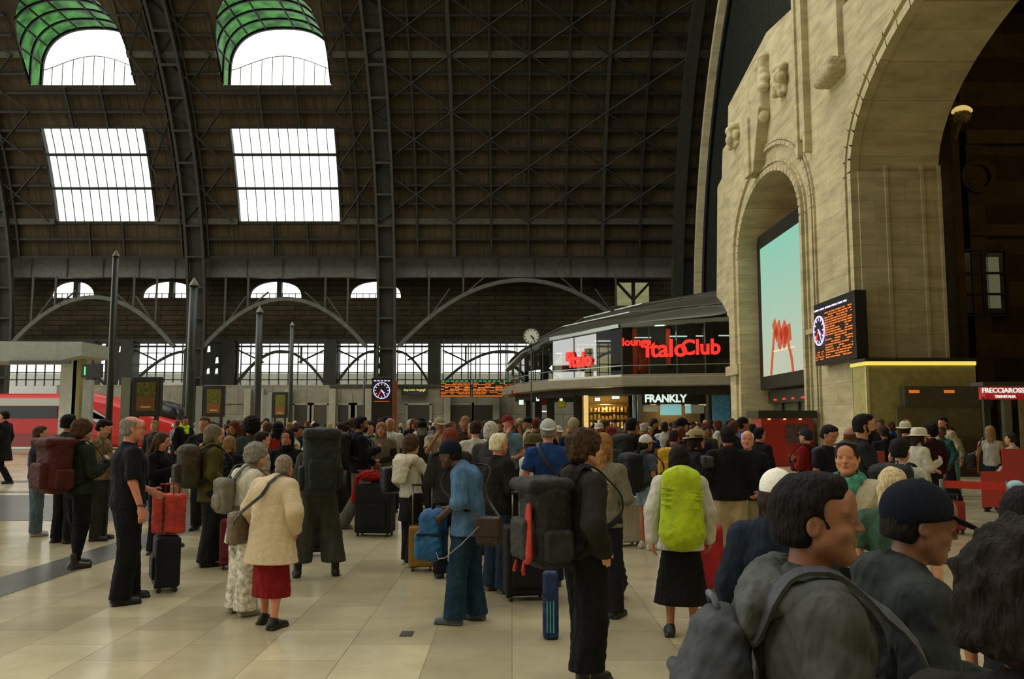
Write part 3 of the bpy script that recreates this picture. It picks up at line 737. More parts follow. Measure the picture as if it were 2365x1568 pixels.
def noisy_glass(m):
    nt = m.node_tree; L = nt.links.new; t = [n for n in nt.nodes if n.type == 'BSDF_TRANSPARENT'][0]
    tc = N(nt, 'ShaderNodeTexCoord'); nz = N(nt, 'ShaderNodeTexNoise', Scale=.9, Detail=3.0); L(tc.outputs['Object'], nz.inputs['Vector'])
    cr = N(nt, 'ShaderNodeValToRGB'); cr.color_ramp.elements[0].position = .35; cr.color_ramp.elements[0].color = (.006, .028, .006, 1)
    cr.color_ramp.elements[1].position = .65; cr.color_ramp.elements[1].color = (.028, .115, .022, 1); L(nz.outputs['Fac'], cr.inputs[0]); L(cr.outputs[0], t.inputs[0])
noisy_glass(M_GREEN)

def proj(P):
    d = Vector(P) - Vector((0, 0, CAMZ)); D = d.y * CT + d.z * ST; v = (d.z * CT - d.y * ST) / D
    return CX + F * d.x / D, CY - F * v, D

# ---------------------------------------------------------------- floor
XL, XR, YB, YF = -62.0, 46.0, -12.0, 76.5
fl = struct(box('floor', (XL, YB, -.3), (XR, 110, 0), M_FLOOR))
for i, (a, b) in enumerate((((-5.62, -12, 0), (-5.0, 15.0, .004)), ((-60, 15.0, 0), (-5.0, 20.2, .004)), ((-60, 24.4, 0), (-8, 25.2, .004)), ((-60, 20.9, 0), (-8, 21.3, .004)))):
    struct(box('floor_stripe', a, b, M_STRIPE))
o = box('floor_drain', (-.0, 0, 0), (.1, .16, .006), M_METAL, '#2c2c28'); p = ground(922, 1470); o.location = (p.x, p.y, 0)
tag(o, 'small dark rectangular cover plate set into the pale floor tiles', 'floor plate')

# ---------------------------------------------------------------- vault
VY, VZ, VR = 38.0, 8.0, 36.0
def vp(x, a, r=VR): return Vector((x, VY + r * math.cos(a), VZ + r * math.sin(a)))
def arow(py, x=0):
    lo, hi = math.radians(2), math.radians(75)
    for _ in range(40):
        m = (lo + hi) / 2
        if proj(vp(x, m))[1] > py: lo = m
        else: hi = m
    return lo
A0 = math.asin((16.0 - VZ) / VR); A1 = math.radians(60)
SKY = [(-39.35, -30.7), (-23.6, -14.75)]
XV0, XV1 = -61.0, 15.7
a_lo, a_hi = arow(514), arow(294); d_lo = math.asin((29 - VZ) / VR); DC = 34.7; d_hi = math.asin((DC - VZ) / VR)
def roof_mesh():
    xs = sorted(set([XV0, XV1] + [x for s in SKY for x in s] + [XV0 + i * 2.0 for i in range(1, 38)]))
    an = sorted(set([A0, A1, a_lo, a_hi, d_lo, d_hi] + [A0 + (A1 - A0) * i / 24 for i in range(25)]))
    vs = []; fs = []
    for r in (VR, VR + .3):
        for a in an:
            for x in xs: vs.append(vp(x, a, r))
    nx, na = len(xs), len(an)
    def hole(i, j):
        x = (xs[i] + xs[i + 1]) / 2; a = (an[j] + an[j + 1]) / 2
        return any(s[0] < x < s[1] for s in SKY) and (a_lo < a < a_hi or d_lo < a < d_hi)
    id = lambda r, i, j: r * nx * na + j * nx + i
    for j in range(na - 1):
        for i in range(nx - 1):
            if hole(i, j): continue
            for r in (0, 1):
                q = (id(r, i, j), id(r, i + 1, j), id(r, i + 1, j + 1), id(r, i, j + 1)); fs.append(q if r else q[::-1])
            for di, dj, e in ((-1, 0, (0, 3)), (1, 0, (1, 2)), (0, -1, (0, 1)), (0, 1, (2, 3))):
                ii, jj = i + di, j + dj
                if not (0 <= ii < nx - 1 and 0 <= jj < na - 1) or hole(ii, jj):
                    c = [(i, j), (i + 1, j), (i + 1, j + 1), (i, j + 1)]; p, q = c[e[0]], c[e[1]]
                    fs.append((id(0, *p), id(0, *q), id(1, *q), id(1, *p)))
    return pm('roof', vs, fs)
roof = struct(link('roof', roof_mesh(), M_ROOF, smooth=False))
# the same boards are mapped along the curve so that the joints follow the arch
nt = M_ROOF.node_tree; nt.nodes.clear(); L = nt.links.new
o_ = N(nt, 'ShaderNodeOutputMaterial'); b_ = N(nt, 'ShaderNodeBsdfPrincipled'); L(b_.outputs[0], o_.inputs[0]); b_.inputs['Roughness'].default_value = .85; b_.inputs['Specular IOR Level'].default_value = .1
tc = N(nt, 'ShaderNodeTexCoord'); sp = N(nt, 'ShaderNodeSeparateXYZ'); L(tc.outputs['Object'], sp.inputs[0])
wz = N(nt, 'ShaderNodeTexNoise', Scale=.12, Detail=4.0); L(tc.outputs['Object'], wz.inputs['Vector'])
vv = N(nt, 'ShaderNodeTexNoise', Scale=3.0, Detail=3.0); mp = N(nt, 'ShaderNodeMapping'); mp.inputs['Scale'].default_value = (2.2, .12, .12); L(tc.outputs['Object'], mp.inputs[0]); L(mp.outputs[0], vv.inputs['Vector'])
mx = N(nt, 'ShaderNodeMix', data_type='RGBA'); mx.inputs['A'].default_value = col4('#272217'); mx.inputs['B'].default_value = col4('#463c28')
ad = N(nt, 'ShaderNodeMath', operation='ADD'); L(wz.outputs['Fac'], ad.inputs[0]); L(vv.outputs['Fac'], ad.inputs[1])
mr = N(nt, 'ShaderNodeMapRange'); mr.inputs['From Min'].default_value = .7; mr.inputs['From Max'].default_value = 1.3; L(ad.outputs[0], mr.inputs['Value']); L(mr.outputs[0], mx.inputs['Factor']); L(mx.outputs[2], b_.inputs['Base Color'])
# the near half of the vault, out of view, added to block broad light
vs = []; fs = []; na = 14
for j in range(na + 1):
    a = math.radians(122 + (172 - 122) * j / na)
    for x in (XV0, XV1): vs.append(vp(x, a))
fs = [(2 * j, 2 * j + 1, 2 * j + 3, 2 * j + 2) for j in range(na)]
struct(link('roof_near_side', pm('r', vs, fs), M_ROOF, smooth=False))

def arcbar(m, x, a, b, r, w, h, n=20):
    pts = [vp(x, a + (b - a) * i / n, r) for i in range(n + 1)]
    for p, q in zip(pts[:-1], pts[1:]): m.bar(p, q, w, h, up=(0, (p.y + q.y) / 2 - VY, (p.z + q.z) / 2 - VZ))
def inhole(x0, x1, a):
    return any(x0 < s[1] - .1 and x1 > s[0] + .1 for s in SKY) and (a_lo + .002 < a < a_hi - .002 or d_lo + .002 < a < d_hi - .002)
MAIN = [-44.0, -27.3, -10.85]
ST_P = math.radians(2.45)
ANG = [A0 + ST_P * i for i in range(19)]
for i, a in enumerate(ANG):                                        # purlins, one object per line of the vault
    m = MB(); heavy = i in (2, 11)
    xs = [XV0] + [x for s in SKY for x in s] + [XV1]; segs = [(XV0, XV1)]
    if inhole(-35, -34, a): segs = [(XV0, SKY[0][0]), (SKY[0][1], SKY[1][0]), (SKY[1][1], XV1)]
    for s0, s1 in segs: m.bar(vp(s0, a, VR - .18), vp(s1, a, VR - .18), .5 if heavy else .20, .36, up=(0, math.cos(a), math.sin(a)))
    m.build('roof_purlin', M_STEEL, roof, '#3a3a2f' if heavy else '#1d1b14')
for x in [-8.15, -5.0, -1.8, 1.4, 4.6, 7.8, 11.0, -42.6, -26.2, -33.5 + 5.0, -13.2]:
    m = MB(); st = x in (-5.0, 7.8); arcbar(m, x, A0, A1, VR - .3, .3 if st else .16, .3); m.build('roof_rafter', M_STEEL, roof, '#2c2c23' if st else '#201e16')
for x in (-36.4, -33.5, -20.6, -17.6):
    m = MB()
    for a, b in ((A0, a_lo), (a_hi, d_lo), (d_hi, A1)): arcbar(m, x, a, b, VR - .3, .14, .25, 6)
    m.build('roof_rafter', M_STEEL, roof, '#201e16')
for x0, x1 in ((-11.3, -5.0), (-5.0, 1.4), (1.4, 7.8), (7.8, 14.4), (-28, -24), (-14.6, -11.3), (-44.7, -39.8), (-30.4, -28)):   # wind bracing
    for k in range(4):
        a, b = ANG[2 + 3 * k] , ANG[5 + 3 * k]; m = MB()
        for xa, xb in ((x0, x1), (x1, x0)): 
            for t in range(4):
                p = vp(xa + (xb - xa) * t / 4, a + (b - a) * t / 4, VR - .42); q = vp(xa + (xb - xa) * (t + 1) / 4, a + (b - a) * (t + 1) / 4, VR - .42); m.bar(p, q, .13, .1)
        m.build('cross_brace', M_STEEL, roof, '#1e1d16')
for x in MAIN:                                                      # the great lattice ribs
    rib = MB()
    for s in (-1, 1):
        arcbar(rib, x + s * .72, 0, A1, VR - .60, .22, .4, 30); rib.box((x + s * .72 - .11, 72.9, 0), (x + s * .72 + .11, 73.3, 8.02))
    o = struct(rib.build('roof_rib', M_STEEL, None, STEEL if x > -20 else '#2a2a21')); m = MB()
    arcbar(m, x, 0, A1, VR - .30, 1.2, .1, 30); m.box((x - .6, 73.5, 0), (x + .6, 73.6, 8)); m.build('web_plate', M_STEEL, o, '#22231b')
    m = MB()
    for i in range(-3, 14):
        if i < 0: m.box((x - .72, 72.85, 8 + i * 2.6), (x + .72, 73.3, 8.18 + i * 2.6))
        else:
            a = i * math.radians(4.3); p = vp(x, a, VR - .60); m.bar(p - Vector((.72, 0, 0)), p + Vector((.72, 0, 0)), .16, .4, up=(0, math.cos(a), math.sin(a)))
    m.build('rungs', M_STEEL, o, STEEL if x > -20 else '#2a2a21')
o = MB(); arcbar(o, 14.3, 0, A1, VR - .5, .9, .8, 30); o.box((13.85, 73.1, 0), (14.75, 73.9, 8)); struct(o.build('roof_rib', M_STEEL, None, '#2b2c24'))
# pale stone strip that closes the vault over the station front
m = MB(); arcbar(m, 15.9, math.radians(4), A1, VR - 1.3, .55, .6, 36); struct(m.build('trim_1', M_STONE))
m = MB(); arcbar(m, 15.75, 0, A1, VR + .2, 2.6, .3, 36); m.box((14.6, 74.0, 0), (17.2, 74.4, 9)); struct(m.build('trim_2', M_STEEL, None, '#1c1e1e'))  # dark sheet added to stop sky showing between strip and gable
# the dark gable between vault and stone front
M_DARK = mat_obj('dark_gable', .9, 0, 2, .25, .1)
gp = [(VY + 35.6 * math.cos(math.radians(a)), VZ + 35.6 * math.sin(math.radians(a))) for a in range(0, 116, 4)]
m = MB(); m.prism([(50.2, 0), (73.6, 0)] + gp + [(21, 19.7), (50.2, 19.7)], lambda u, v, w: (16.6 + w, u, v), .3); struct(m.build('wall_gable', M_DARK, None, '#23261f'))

# dormers: arched windows at the end of green glass barrels
def dormer(xa, xb, n, lab):
    xc = (xa + xb) / 2; r = (xb - xa) / 2; hh = 3.9; zs = DC - hh; YE = 68.9; AX = lambda t: math.copysign(abs(math.cos(t)) ** .8, math.cos(t)); AZ = lambda t: abs(math.sin(t)) ** .8
    root = thing('window_%d' % n, None, None, (0, 0, 0)); root['kind'] = 'structure'
    # spandrels on the vault surface beside the arch
    NN = 24
    for sgn in (-1, 1):
        vs = []; fs = []
        for i in range(NN + 1):
            t = PI / 2 * i / NN; x = xc + sgn * r * AX(t); z = zs + hh * AZ(t)
            for zz in (z, DC + .001):
                a = math.asin((zz - VZ) / VR); vs += [vp(x, a, VR), vp(x, a, VR + .25)]
        for i in range(NN):
            b = 4 * i; fs += [(b, b + 2, b + 6, b + 4), (b + 1, b + 5, b + 7, b + 3), (b, b + 4, b + 5, b + 1)]
        link('spandrel', pm('s', vs, fs), M_ROOF, root, smooth=False)
    yv = lambda z: VY + VR * math.sqrt(max(0, 1 - ((z - VZ) / VR) ** 2))
    prof = [(xc - r, 29.2), (xc - r, zs)] + [(xc - r * AX(PI * i / 24), zs + hh * AZ(PI * i / 24)) for i in range(1, 24)] + [(xc + r, zs), (xc + r, 29.2)]
    vs = []; fs = []
    for x, z in prof:
        y0 = yv(z); vs += [(x, y0 + (YE - y0) * k / 6, z) for k in range(7)]
    for i in range(len(prof) - 1):
        for k in range(6): fs.append((i * 7 + k, i * 7 + k + 1, (i + 1) * 7 + k + 1, (i + 1) * 7 + k))
    link('barrel_glass', pm('g', vs, fs), M_GREEN, root, smooth=False)
    for k in range(1, 4):
        y = YE - (YE - 62.0) * (k / 4) ** 1.0 * .95
        m = MB(); pts = [(x, max(y, yv(z) + .1), z) for x, z in prof]
        for p, q in zip(pts[:-1], pts[1:]): m.bar(p, q, .16, .16, up=(0, 1, 0))
        m.build('hoop', M_STEEL, root, '#101810')
    for i in range(2, len(prof) - 2, 3):
        x, z = prof[i]; m = MB().bar((x, YE, z), (x, yv(z) + .1, z), .12, .12); m.build('glazing_bar', M_STEEL, root, '#101810')
    m = MB(); pts = [(x, YE, z) for x, z in prof]
    for p, q in zip(pts[:-1], pts[1:]): m.bar(p, q, .2, .25, up=(0, 1, 0))
    m.build('arch_frame', M_STEEL, root, '#15170f')
    m = MB(); nb = 10
    for i in range(1, nb):
        x = xa + (xb - xa) * i / nb; zt = zs + .2 + 1.25 * math.sin(PI * i / nb) ** 1.3; m.box((x - .025, YE - .03, 29), (x + .025, YE + .03, zt))
    pts = [(xa + (xb - xa) * i / 20, YE, zs + .2 + 1.25 * math.sin(PI * i / 20) ** 1.3) for i in range(21)]
    for p, q in zip(pts[:-1], pts[1:]): m.bar(p, q, .05, .05)
    m.build('mullions', M_STEEL, root, '#4a4c48')
    MB().prism([(p[0], p[1]) for p in prof], lambda u, v, w: (u, YE + .1 + w, v), .02).build('pane', M_PANE, root)
    MB().prism([(yv(29.0), 28.9), (YE, 29.25), (YE, 28.7), (yv(28.6), 28.6)], lambda u, v, w: (xa + w, u, v), xb - xa).build('sill', M_STEEL, root, '#2c2b22')
    return root
dormer(*SKY[0], 1, 'left'); dormer(*SKY[1], 2, 'right')
# the sloping skylights under them
for n, (xa, xb) in enumerate(SKY):
    root = thing('window_%d' % (n + 3), None, None); root['kind'] = 'structure'
    rows = [a_lo, arow(435), arow(357), a_hi]
    for k in range(3):
        vs = []; q = 4
        for i in range(q + 1):
            a = rows[k] + (rows[k + 1] - rows[k]) * i / q; vs += [vp(xa, a, VR + .22), vp(xb, a, VR + .22)]
        link('pane', pm('p', vs, [(2 * i, 2 * i + 1, 2 * i + 3, 2 * i + 2) for i in range(q)]), M_PANE, root, smooth=False)
    for k in (1, 2):
        m = MB(); m.bar(vp(xa, rows[k], VR - .05), vp(xb, rows[k], VR - .05), .22, .3, up=(0, math.cos(rows[k]), math.sin(rows[k])))
        m.build('crossbar', M_STEEL, root, '#15160f')
    m = MB()
    for i in range(1, 11):
        x = xa + (xb - xa) * i / 11; arcbar(m, x, a_lo, a_hi, VR + .18, .06, .08, 6)
    m.build('mullions', M_STEEL, root, '#4a4c48')
    m = MB()
    for x in (xa, xb): arcbar(m, x, a_lo, a_hi, VR + .15, .2, .5, 6)
    for a in (a_lo, a_hi): m.bar(vp(xa, a, VR + .15), vp(xb, a, VR + .15), .2, .5, up=(0, math.cos(a), math.sin(a)))
    m.build('frame', M_STEEL, root, '#1d1e17')

# ---------------------------------------------------------------- far side wall, arcades and glass wall
Yw = 76.0
moons = [(-39.6, 2.0), (-31.0, 2.35), (-21.3, 2.35), (-12.3, 2.3), (-9.6, .9)]
holes = []
for xc, hw in moons[:4]: holes.append([(xc - hw, 12.85)] + [(xc - hw * math.cos(PI * i / 16), 12.85 + 1.5 * math.sin(PI * i / 16) ** .8) for i in range(1, 16)] + [(xc + hw, 12.85)])
holes.append([(9.45, 10.0), (9.45, 14.3), (12.4, 14.3), (12.4, 10.0)])
m = MB(); m.prism([(XL, 8.8), (15.5, 8.8), (15.5, 16.2), (XL, 16.2)], lambda u, v, w: (u, Yw + w, v), .5, holes); struct(m.build('wall_far', M_BACKW))
m = MB(); m.box((XL, 75.0, 15.9), (15.6, 76.6, 16.5)); struct(m.build('trim_3', M_STEEL, None, '#33332a'))
struct(box('trim_4', (XL, 73.9, 14.35), (15.4, 74.6, 16.15), M_STEEL, '#4a4b42'))          # the broad grey girder
m = MB()
for i in range(24): m.box((XL + 4 + i * 3.15, 73.8, 14.3), (XL + 4.12 + i * 3.15, 73.95, 16.1))
struct(m.build('trim_5', M_STEEL, None, '#3b3c33'))
for n, (xc, hw) in enumerate(moons[:4]):
    w = thing('window_%d' % (n + 5), None, None); w['kind'] = 'structure'
    MB().box((xc + .15, Yw - .1, 12.85), (xc + .55, Yw + .4, 14.4)).build('centre_post', M_STEEL, w, '#26261d')
    m = MB()
    for i in range(1, 8): x = xc - hw + 2 * hw * i / 8; m.box((x - .03, Yw + .2, 12.85), (x + .03, Yw + .26, 13.25))
    m.box((xc - hw, Yw + .2, 13.22), (xc + hw, Yw + .26, 13.28)); m.build('mullions', M_STEEL, w, '#50524c')
    MB().box((xc - hw, Yw + .3, 12.8), (xc + hw, Yw + .32, 14.4)).build('pane', M_PANE, w)
w = thing('window_9', None, None); w['kind'] = 'structure'
m = MB().bar((9.45, 75.9, 14.2), (10.9, 75.9, 12.6), .22).bar((10.9, 75.9, 12.6), (12.4, 75.9, 14.2), .22).bar((10.9, 75.9, 10), (10.9, 75.9, 14.3), .3).bar((9.45, 75.9, 11.8), (12.4, 75.9, 11.0), .2); m.build('bracing', M_STEEL, w, '#26261d')
MB().box((9.4, 76.3, 10), (12.4, 76.32, 14.3)).build('pane', M_GLASS, w)
struct(box('wall_beyond', (4, 84, 0), (26, 84.5, 22), M_STONEX))
def arch(m, x0, x1, zs, zc, y, w, h, n=20, pw=1.0):
    pts = [(x0 + (x1 - x0) * i / n, y, zs + (zc - zs) * (1 - abs(2 * i / n - 1) ** 2.0) ** pw) for i in range(n + 1)]
    for p, q in zip(pts[:-1], pts[1:]): m.bar(p, q, w, h)
for x0, x1, zc in ((-43.4, -29.2, 12.5), (-26.6, -12.6, 12.35), (-9.8, 11.6, 14.0)):
    o = MB(); arch(o, x0, x1, 8.2, zc, 73.4, .4, .34); a = struct(o.build('arch_truss', M_STEEL, None, '#4d4e45'))
    m = MB(); 
    for f in (.12, .26, .74, .88):
        x = x0 + (x1 - x0) * f; z = 8.2 + (zc - 8.2) * (1 - abs(2 * f - 1) ** 2); m.box((x - .08, 73.4, z), (x + .08, 73.5, 14.4))
        m.bar((x, 73.45, z), (x + (1.8 if f < .5 else -1.8), 73.45, min(14.3, z + 1.6 if f in (.26, .74) else z + 2.6)), .12)
    m.build('strut', M_STEEL, a, '#3b3c33')
# glass wall in bays
BAYS = [(-62, -55), (-55, -47.5), (-47, -36.2), (-33.6, -28.9), (-24.4, -16.7), (-15.5, -12.3), (-10.3, -7.4), (-6.2, 4.6), (5.4, 13.6)]
for n, (x0, x1) in enumerate(BAYS):
    w = thing('window_%d' % (n + 10), None, None); w['kind'] = 'structure'
    zb = 5.25 if n in (3,) else 4.3 if n in (4,) else 4.95
    m = MB(); y = 76.6; k = max(2, round((x1 - x0) / .82))
    for i in range(k + 1): x = x0 + (x1 - x0) * i / k; m.box((x - .045, y, zb), (x + .045, y + .1, 8.9))
    for z in (8.45, 7.9, 6.9, 6.15, 5.5): m.box((x0, y, z - .04), (x1, y + .1, z + .04))
    m.build('glazing_bars', M_STEEL, w, '#3d3f3a')
    m = MB(); full = x1 - x0 > 7
    if full: arch(m, x0 - .2, x1 + .2, 4.9, 8.0, 75.8, .35, .22, 18); m.bar((x0, 75.8, 8.1), (x0 + 2.3, 75.8, 7.0), .14); m.bar((x1, 75.8, 8.1), (x1 - 2.3, 75.8, 7.0), .14); m.box((x0 + 2.0, 75.7, 6.9), (x0 + 2.16, 75.9, 8.4)); m.box((x1 - 2.16, 75.7, 6.9), (x1 - 2.0, 75.9, 8.4))
    else:
        s = 1 if n in (3, 5) else -1; xa = x0 if s > 0 else x1
        pts = [(xa + s * (x1 - x0) * t / 10, 75.8, 5.2 + 2.8 * math.sin(PI / 2 * t / 10) ** .9) for t in range(11)]
        for p, q in zip(pts[:-1], pts[1:]): m.bar(p, q, .3, .2)
        m.bar((xa, 75.8, 8.1), (xa + s * 1.9, 75.8, 7.2), .14)
    m.box((x0 - .3, 75.7, 8.35), (x1 + .3, 75.9, 8.5))
    m.build('arch_brace', M_STEEL, w, '#24251d')
    MB().box((x0, 76.72, zb), (x1, 76.74, 8.85)).build('pane', M_PANE, w)
for x in (-47.2, -37.5, -34.1, -25.1, -16.1, -6.9, 5.0, 14.2):
    struct(box('column', (x - .55, 75.2, 0), (x + .55, 76.6, 8.9), M_STEEL, '#25261e'))
for x0, x1 in ((-36.2, -33.6), (-28.9, -24.4), (-16.7, -15.5), (-12.3, -10.3)):
    hs = []; r = random.Random(int(x0 * 10)); k = max(2, int((x1 - x0) / .75))
    for i in range(k):
        for j, z in enumerate((8.2, 7.2, 6.2, 5.2)):
            if r.random() < .55: x = x0 + (x1 - x0) * (i + .5) / k; hs.append([(x - .16, z - .3), (x + .16, z - .25), (x + .12, z + .3), (x - .1, z + .22)])
    m = MB(); m.prism([(x0, 3.0), (x1, 3.0), (x1, 8.9), (x0, 8.9)], lambda u, v, w: (u, 75.7 + w, v), .15, hs); struct(m.build('trim_8', M_STEEL, None, '#22231b'))
struct(box('trim_6', (XL, 75.6, 8.75), (15.5, 76.9, 9.1), M_STEEL, '#25261e'))
# far trees of the skyline seen through the glass stay out: a low pale building shows there
o = struct(box('wall_outside', (-60, 96, 0), (30, 97, 7.2), M_PAINT, '#9a9c98'))
# low service building under the glass
M_WALLG = tile_mat('grey_wall_panels', '#84806c', '#7a7664', '#5c5a4c', 3.0, 2.4, .8, msize=.03, plane='xz', noise=.25)
struct(box('wall_low', (-40, 75.0, 0), (16, 75.6, 4.95), M_WALLG)); struct(box('wall_low_parapet', (-62, 74.9, 3.3), (-14, 75.55, 4.2), M_WALLG))
struct(box('trim_7', (-16, 74.8, 4.75), (16, 75.05, 5.0), M_STEEL, '#3a3a30'))
for n, px in enumerate((700, 735, 800, 830, 967, 1065, 1120)):
    p = atY(px, 960, 74.9); d = thing('door_%d' % (n + 1), None, None); d['kind'] = 'structure'
    w_ = .75 if n < 4 else .95
    MB().box((p.x - w_, 74.85, 0), (p.x + w_, 74.98, 3.2)).build('leaf', M_METAL, d, '#2c2a20' if n % 2 == 0 else '#3b3626')
    m = MB()
    for s in (-1, 1): m.box((p.x + s * (w_ + .1) - .1, 74.8, 0), (p.x + s * (w_ + .1) + .1, 75, 3.3))
    m.box((p.x - w_ - .2, 74.8, 3.2), (p.x + w_ + .2, 75, 3.4)); m.build('surround', M_PAINT, d, '#8a8672')
for px in (560, 590, 655, 760, 845, 1030, 1145):
    p = atY(px, 950, 73); o = box('pilaster', (p.x - .28, 74.2, 0), (p.x + .28, 74.8, 4.6), M_PAINT, '#8f8b77'); struct(o)

# ---------------------------------------------------------------- stone front on the right
XW = 12.0
def wallpt(px, py): q = atX(px, py, XW); return q.y, q.z
def ell(yc, a, b, z0, n=28): return [(yc + a * math.cos(PI * i / n), z0 + b * math.sin(PI * i / n)) for i in range(n + 1)]
BIG = (20.4, 8.7, 4.0, 10.4); SCR = (39.3, 4.75, 3.0, 10.2)
outer = [(50.0, 0), (50.0, 16.4), (48.4, 16.8), (48.4, 17.8), (47.6, 18.2), (47.4, 20.2), (40.5, 21.0), (34.3, 20.9), (33.7, 16.9), (24, 19.2), (14, 20.2), (4, 20.2), (-10, 20.2), (-10, 0), (11.7, 0)]
bigh = [(29.1, 0), (29.1, 10.4)] + ell(*BIG)[1:-1] + [(11.7, 10.4)]
scrh = [(SCR[0] + SCR[1], 4.3), (SCR[0] + SCR[1], SCR[3])] + ell(*SCR)[1:-1] + [(SCR[0] - SCR[1], SCR[3]), (SCR[0] - SCR[1], 0), (SCR[0] + SCR[1], 0)]
WP = lambda l: [wallpt(*p) for p in l]
poly = [(-10, 0), (-10, 21), (4, 21)] + WP([(2150, -190), (1960, 0), (1899, 62), (1899, -120), (1858, -120), (1858, -7), (1850, 0), (1770, 75), (1682, 245), (1680, 330), (1669, 345), (1667, 412), (1657, 432), (1655, 690), (1672, 722), (1690, 738)])
yb_ = poly[-1][0]; poly += [(yb_, 0), (SCR[0] + SCR[1], 0), (SCR[0] + SCR[1], SCR[3])] + ell(*SCR)[1:-1] + [(SCR[0] - SCR[1], SCR[3]), (SCR[0] - SCR[1], 0), (29.1, 0), (29.1, 10.4)] + ell(*BIG)[1:-1] + [(11.7, 10.4), (11.7, 0)]
m = MB(); m.prism(poly, lambda u, v, w: (XW + w, u, v), 2.9); front = struct(m.build('wall_right', M_STONE))
# mouldings round the arches, pilaster strips, cornice
def moulding(pts, x, r, name='archivolt', col=None, d=1.0):
    m = MB(); P = [Vector((x, y, z)) for y, z in pts]
    for a, b in zip(P[:-1], P[1:]): 
        e = (b - a).normalized() * .02; m.bar(a - e, b + e, r * d, r, up=(1, 0, 0))
    return m.build(name, M_STONE, front)
bigline = [(29.1, 0), (29.1, 10.4)] + ell(*BIG)[1:-1] + [(11.7, 10.4), (11.7, 0)]
off = lambda e, k: [(e[0] + e[1] + k, 0), (e[0] + e[1] + k, e[3])] + ell(e[0], e[1] + k, e[2] + k, e[3])[1:-1] + [(e[0] - e[1] - k, e[3]), (e[0] - e[1] - k, 0)]
moulding(off(BIG, .12), XW - .05, .30); moulding(off(BIG, .75), XW - .04, .16); moulding(off(BIG, .42), XW - .02, .12)
moulding(off(SCR, .15), XW - .05, .26); moulding(off(SCR, .5), XW - .03, .12); moulding(off(SCR, 1.25), XW - .05, .16); moulding(off(SCR, 1.45), XW - .04, .10)
for y in (33.35, 34.2): MB().box((XW - .28, y - .12, 12.5), (XW + .1, y + .12, 24)).build('pilaster_edge', M_STONE, front)
MB().box((XW - .18, 33.4, 13.2), (XW + .1, 34.2, 24)).build('pilaster', M_STONE, front)
yy, zz = wallpt(1932, 168); MB().box((XW - .22, yy - .75, zz + .3), (XW + .1, yy + .75, 20.0)).build('corbel_block', M_STONE, front)
S = Solid(.06); S.block((XW - .15, yy, zz), (.5, .85, .35), .2, .1, wob=.05); link('carved_corbel', S.mesh('c'), M_STONE, front)
# keystone figure and carved panels of the small arch
def carving(name, y, z, h, w, seed, d=.35):
    r = random.Random(seed); S = Solid(.05); S.block((XW - .02, y, z), (d * .5, w * .5, h * .5), .12, .05)
    for _ in range(14): S.lump((XW - .15 - r.random() * .15, y + (r.random() - .5) * w, z + (r.random() - .5) * h), (.14 + r.random() * .15,) * 3, .08)
    return link(name, S.mesh(name), M_STONE, front, smooth=True)
for (px, py), h, w_, sd in (((1811, 185), 1.35, .9, 1), ((1702, 312), 1.3, .9, 2)):
    y, z = wallpt(px, py); carving('carved_head', y, z, h, w_, sd, .3)
ky, kz1 = wallpt(1757, 405); ky2, kz2 = wallpt(1765, 262)
kb = MB(); kb.prism([(ky + .55, kz1), (ky - .55, kz1), (ky2 - .95, kz2), (ky2 + .95, kz2)], lambda u, v, w: (XW - .55 + w, u, v), .7); kb.build('keystone', M_STONE, front, bevel=.05)
MB().box((XW - .7, ky - .35, kz1 - .1), (XW - .5, ky + .35, kz2)).build('keystone_rib', M_STONE, front, bevel=.04)
carving('keystone_figure', ky2, kz2 + .5, 1.9, 1.7, 3, .9); carving('keystone_figure', ky2 - .5, kz2 + 1.7, 1.5, .8, 5, .7)
S = Solid(.06); S.block((XW - .3, 21.5, 15.2), (.5, .9, .5), .2, .1, wob=.05); link('carved_corbel', S.mesh('c'), M_STONE, front)
MB().box((XW - .12, 45.2, 0), (XW + .1, 46.4, 9.3)).build('corner_pilaster', M_STONE, front)
MB().box((XW - .3, 44.3, 4.2), (XW + .2, 46.7, 4.7)).build('string_course', M_STONE, front); MB().box((XW - .14, 29.2, 5.2), (XW + .1, 34.6, 5.4)).build('string_course', M_STONE, front)
MB().box((XW + .05, 29.0, 0), (XW + 2.9, 29.12, 10.4)).build('reveal', M_STONEX, front)
for x in (XW + 1.0, XW + 2.25, XW + 2.85): MB().box((x - .05, 28.94, 0), (x + .05, 29.1, 10.6)).build('reveal_strip', M_STONEX, front)
# recess behind the advertising screen
struct(box('wall_recess_back', (XW + 6, 34, 0), (XW + 6.3, 48, 16), M_HALL)); struct(box('wall_recess_far', (XW + 2.9, 44.3, 0), (XW + 6.2, 45.5, 16), M_STONEX)); struct(box('ceiling_recess', (XW + 2.9, 33, 14), (XW + 6.2, 45.5, 14.4), M_HALL))
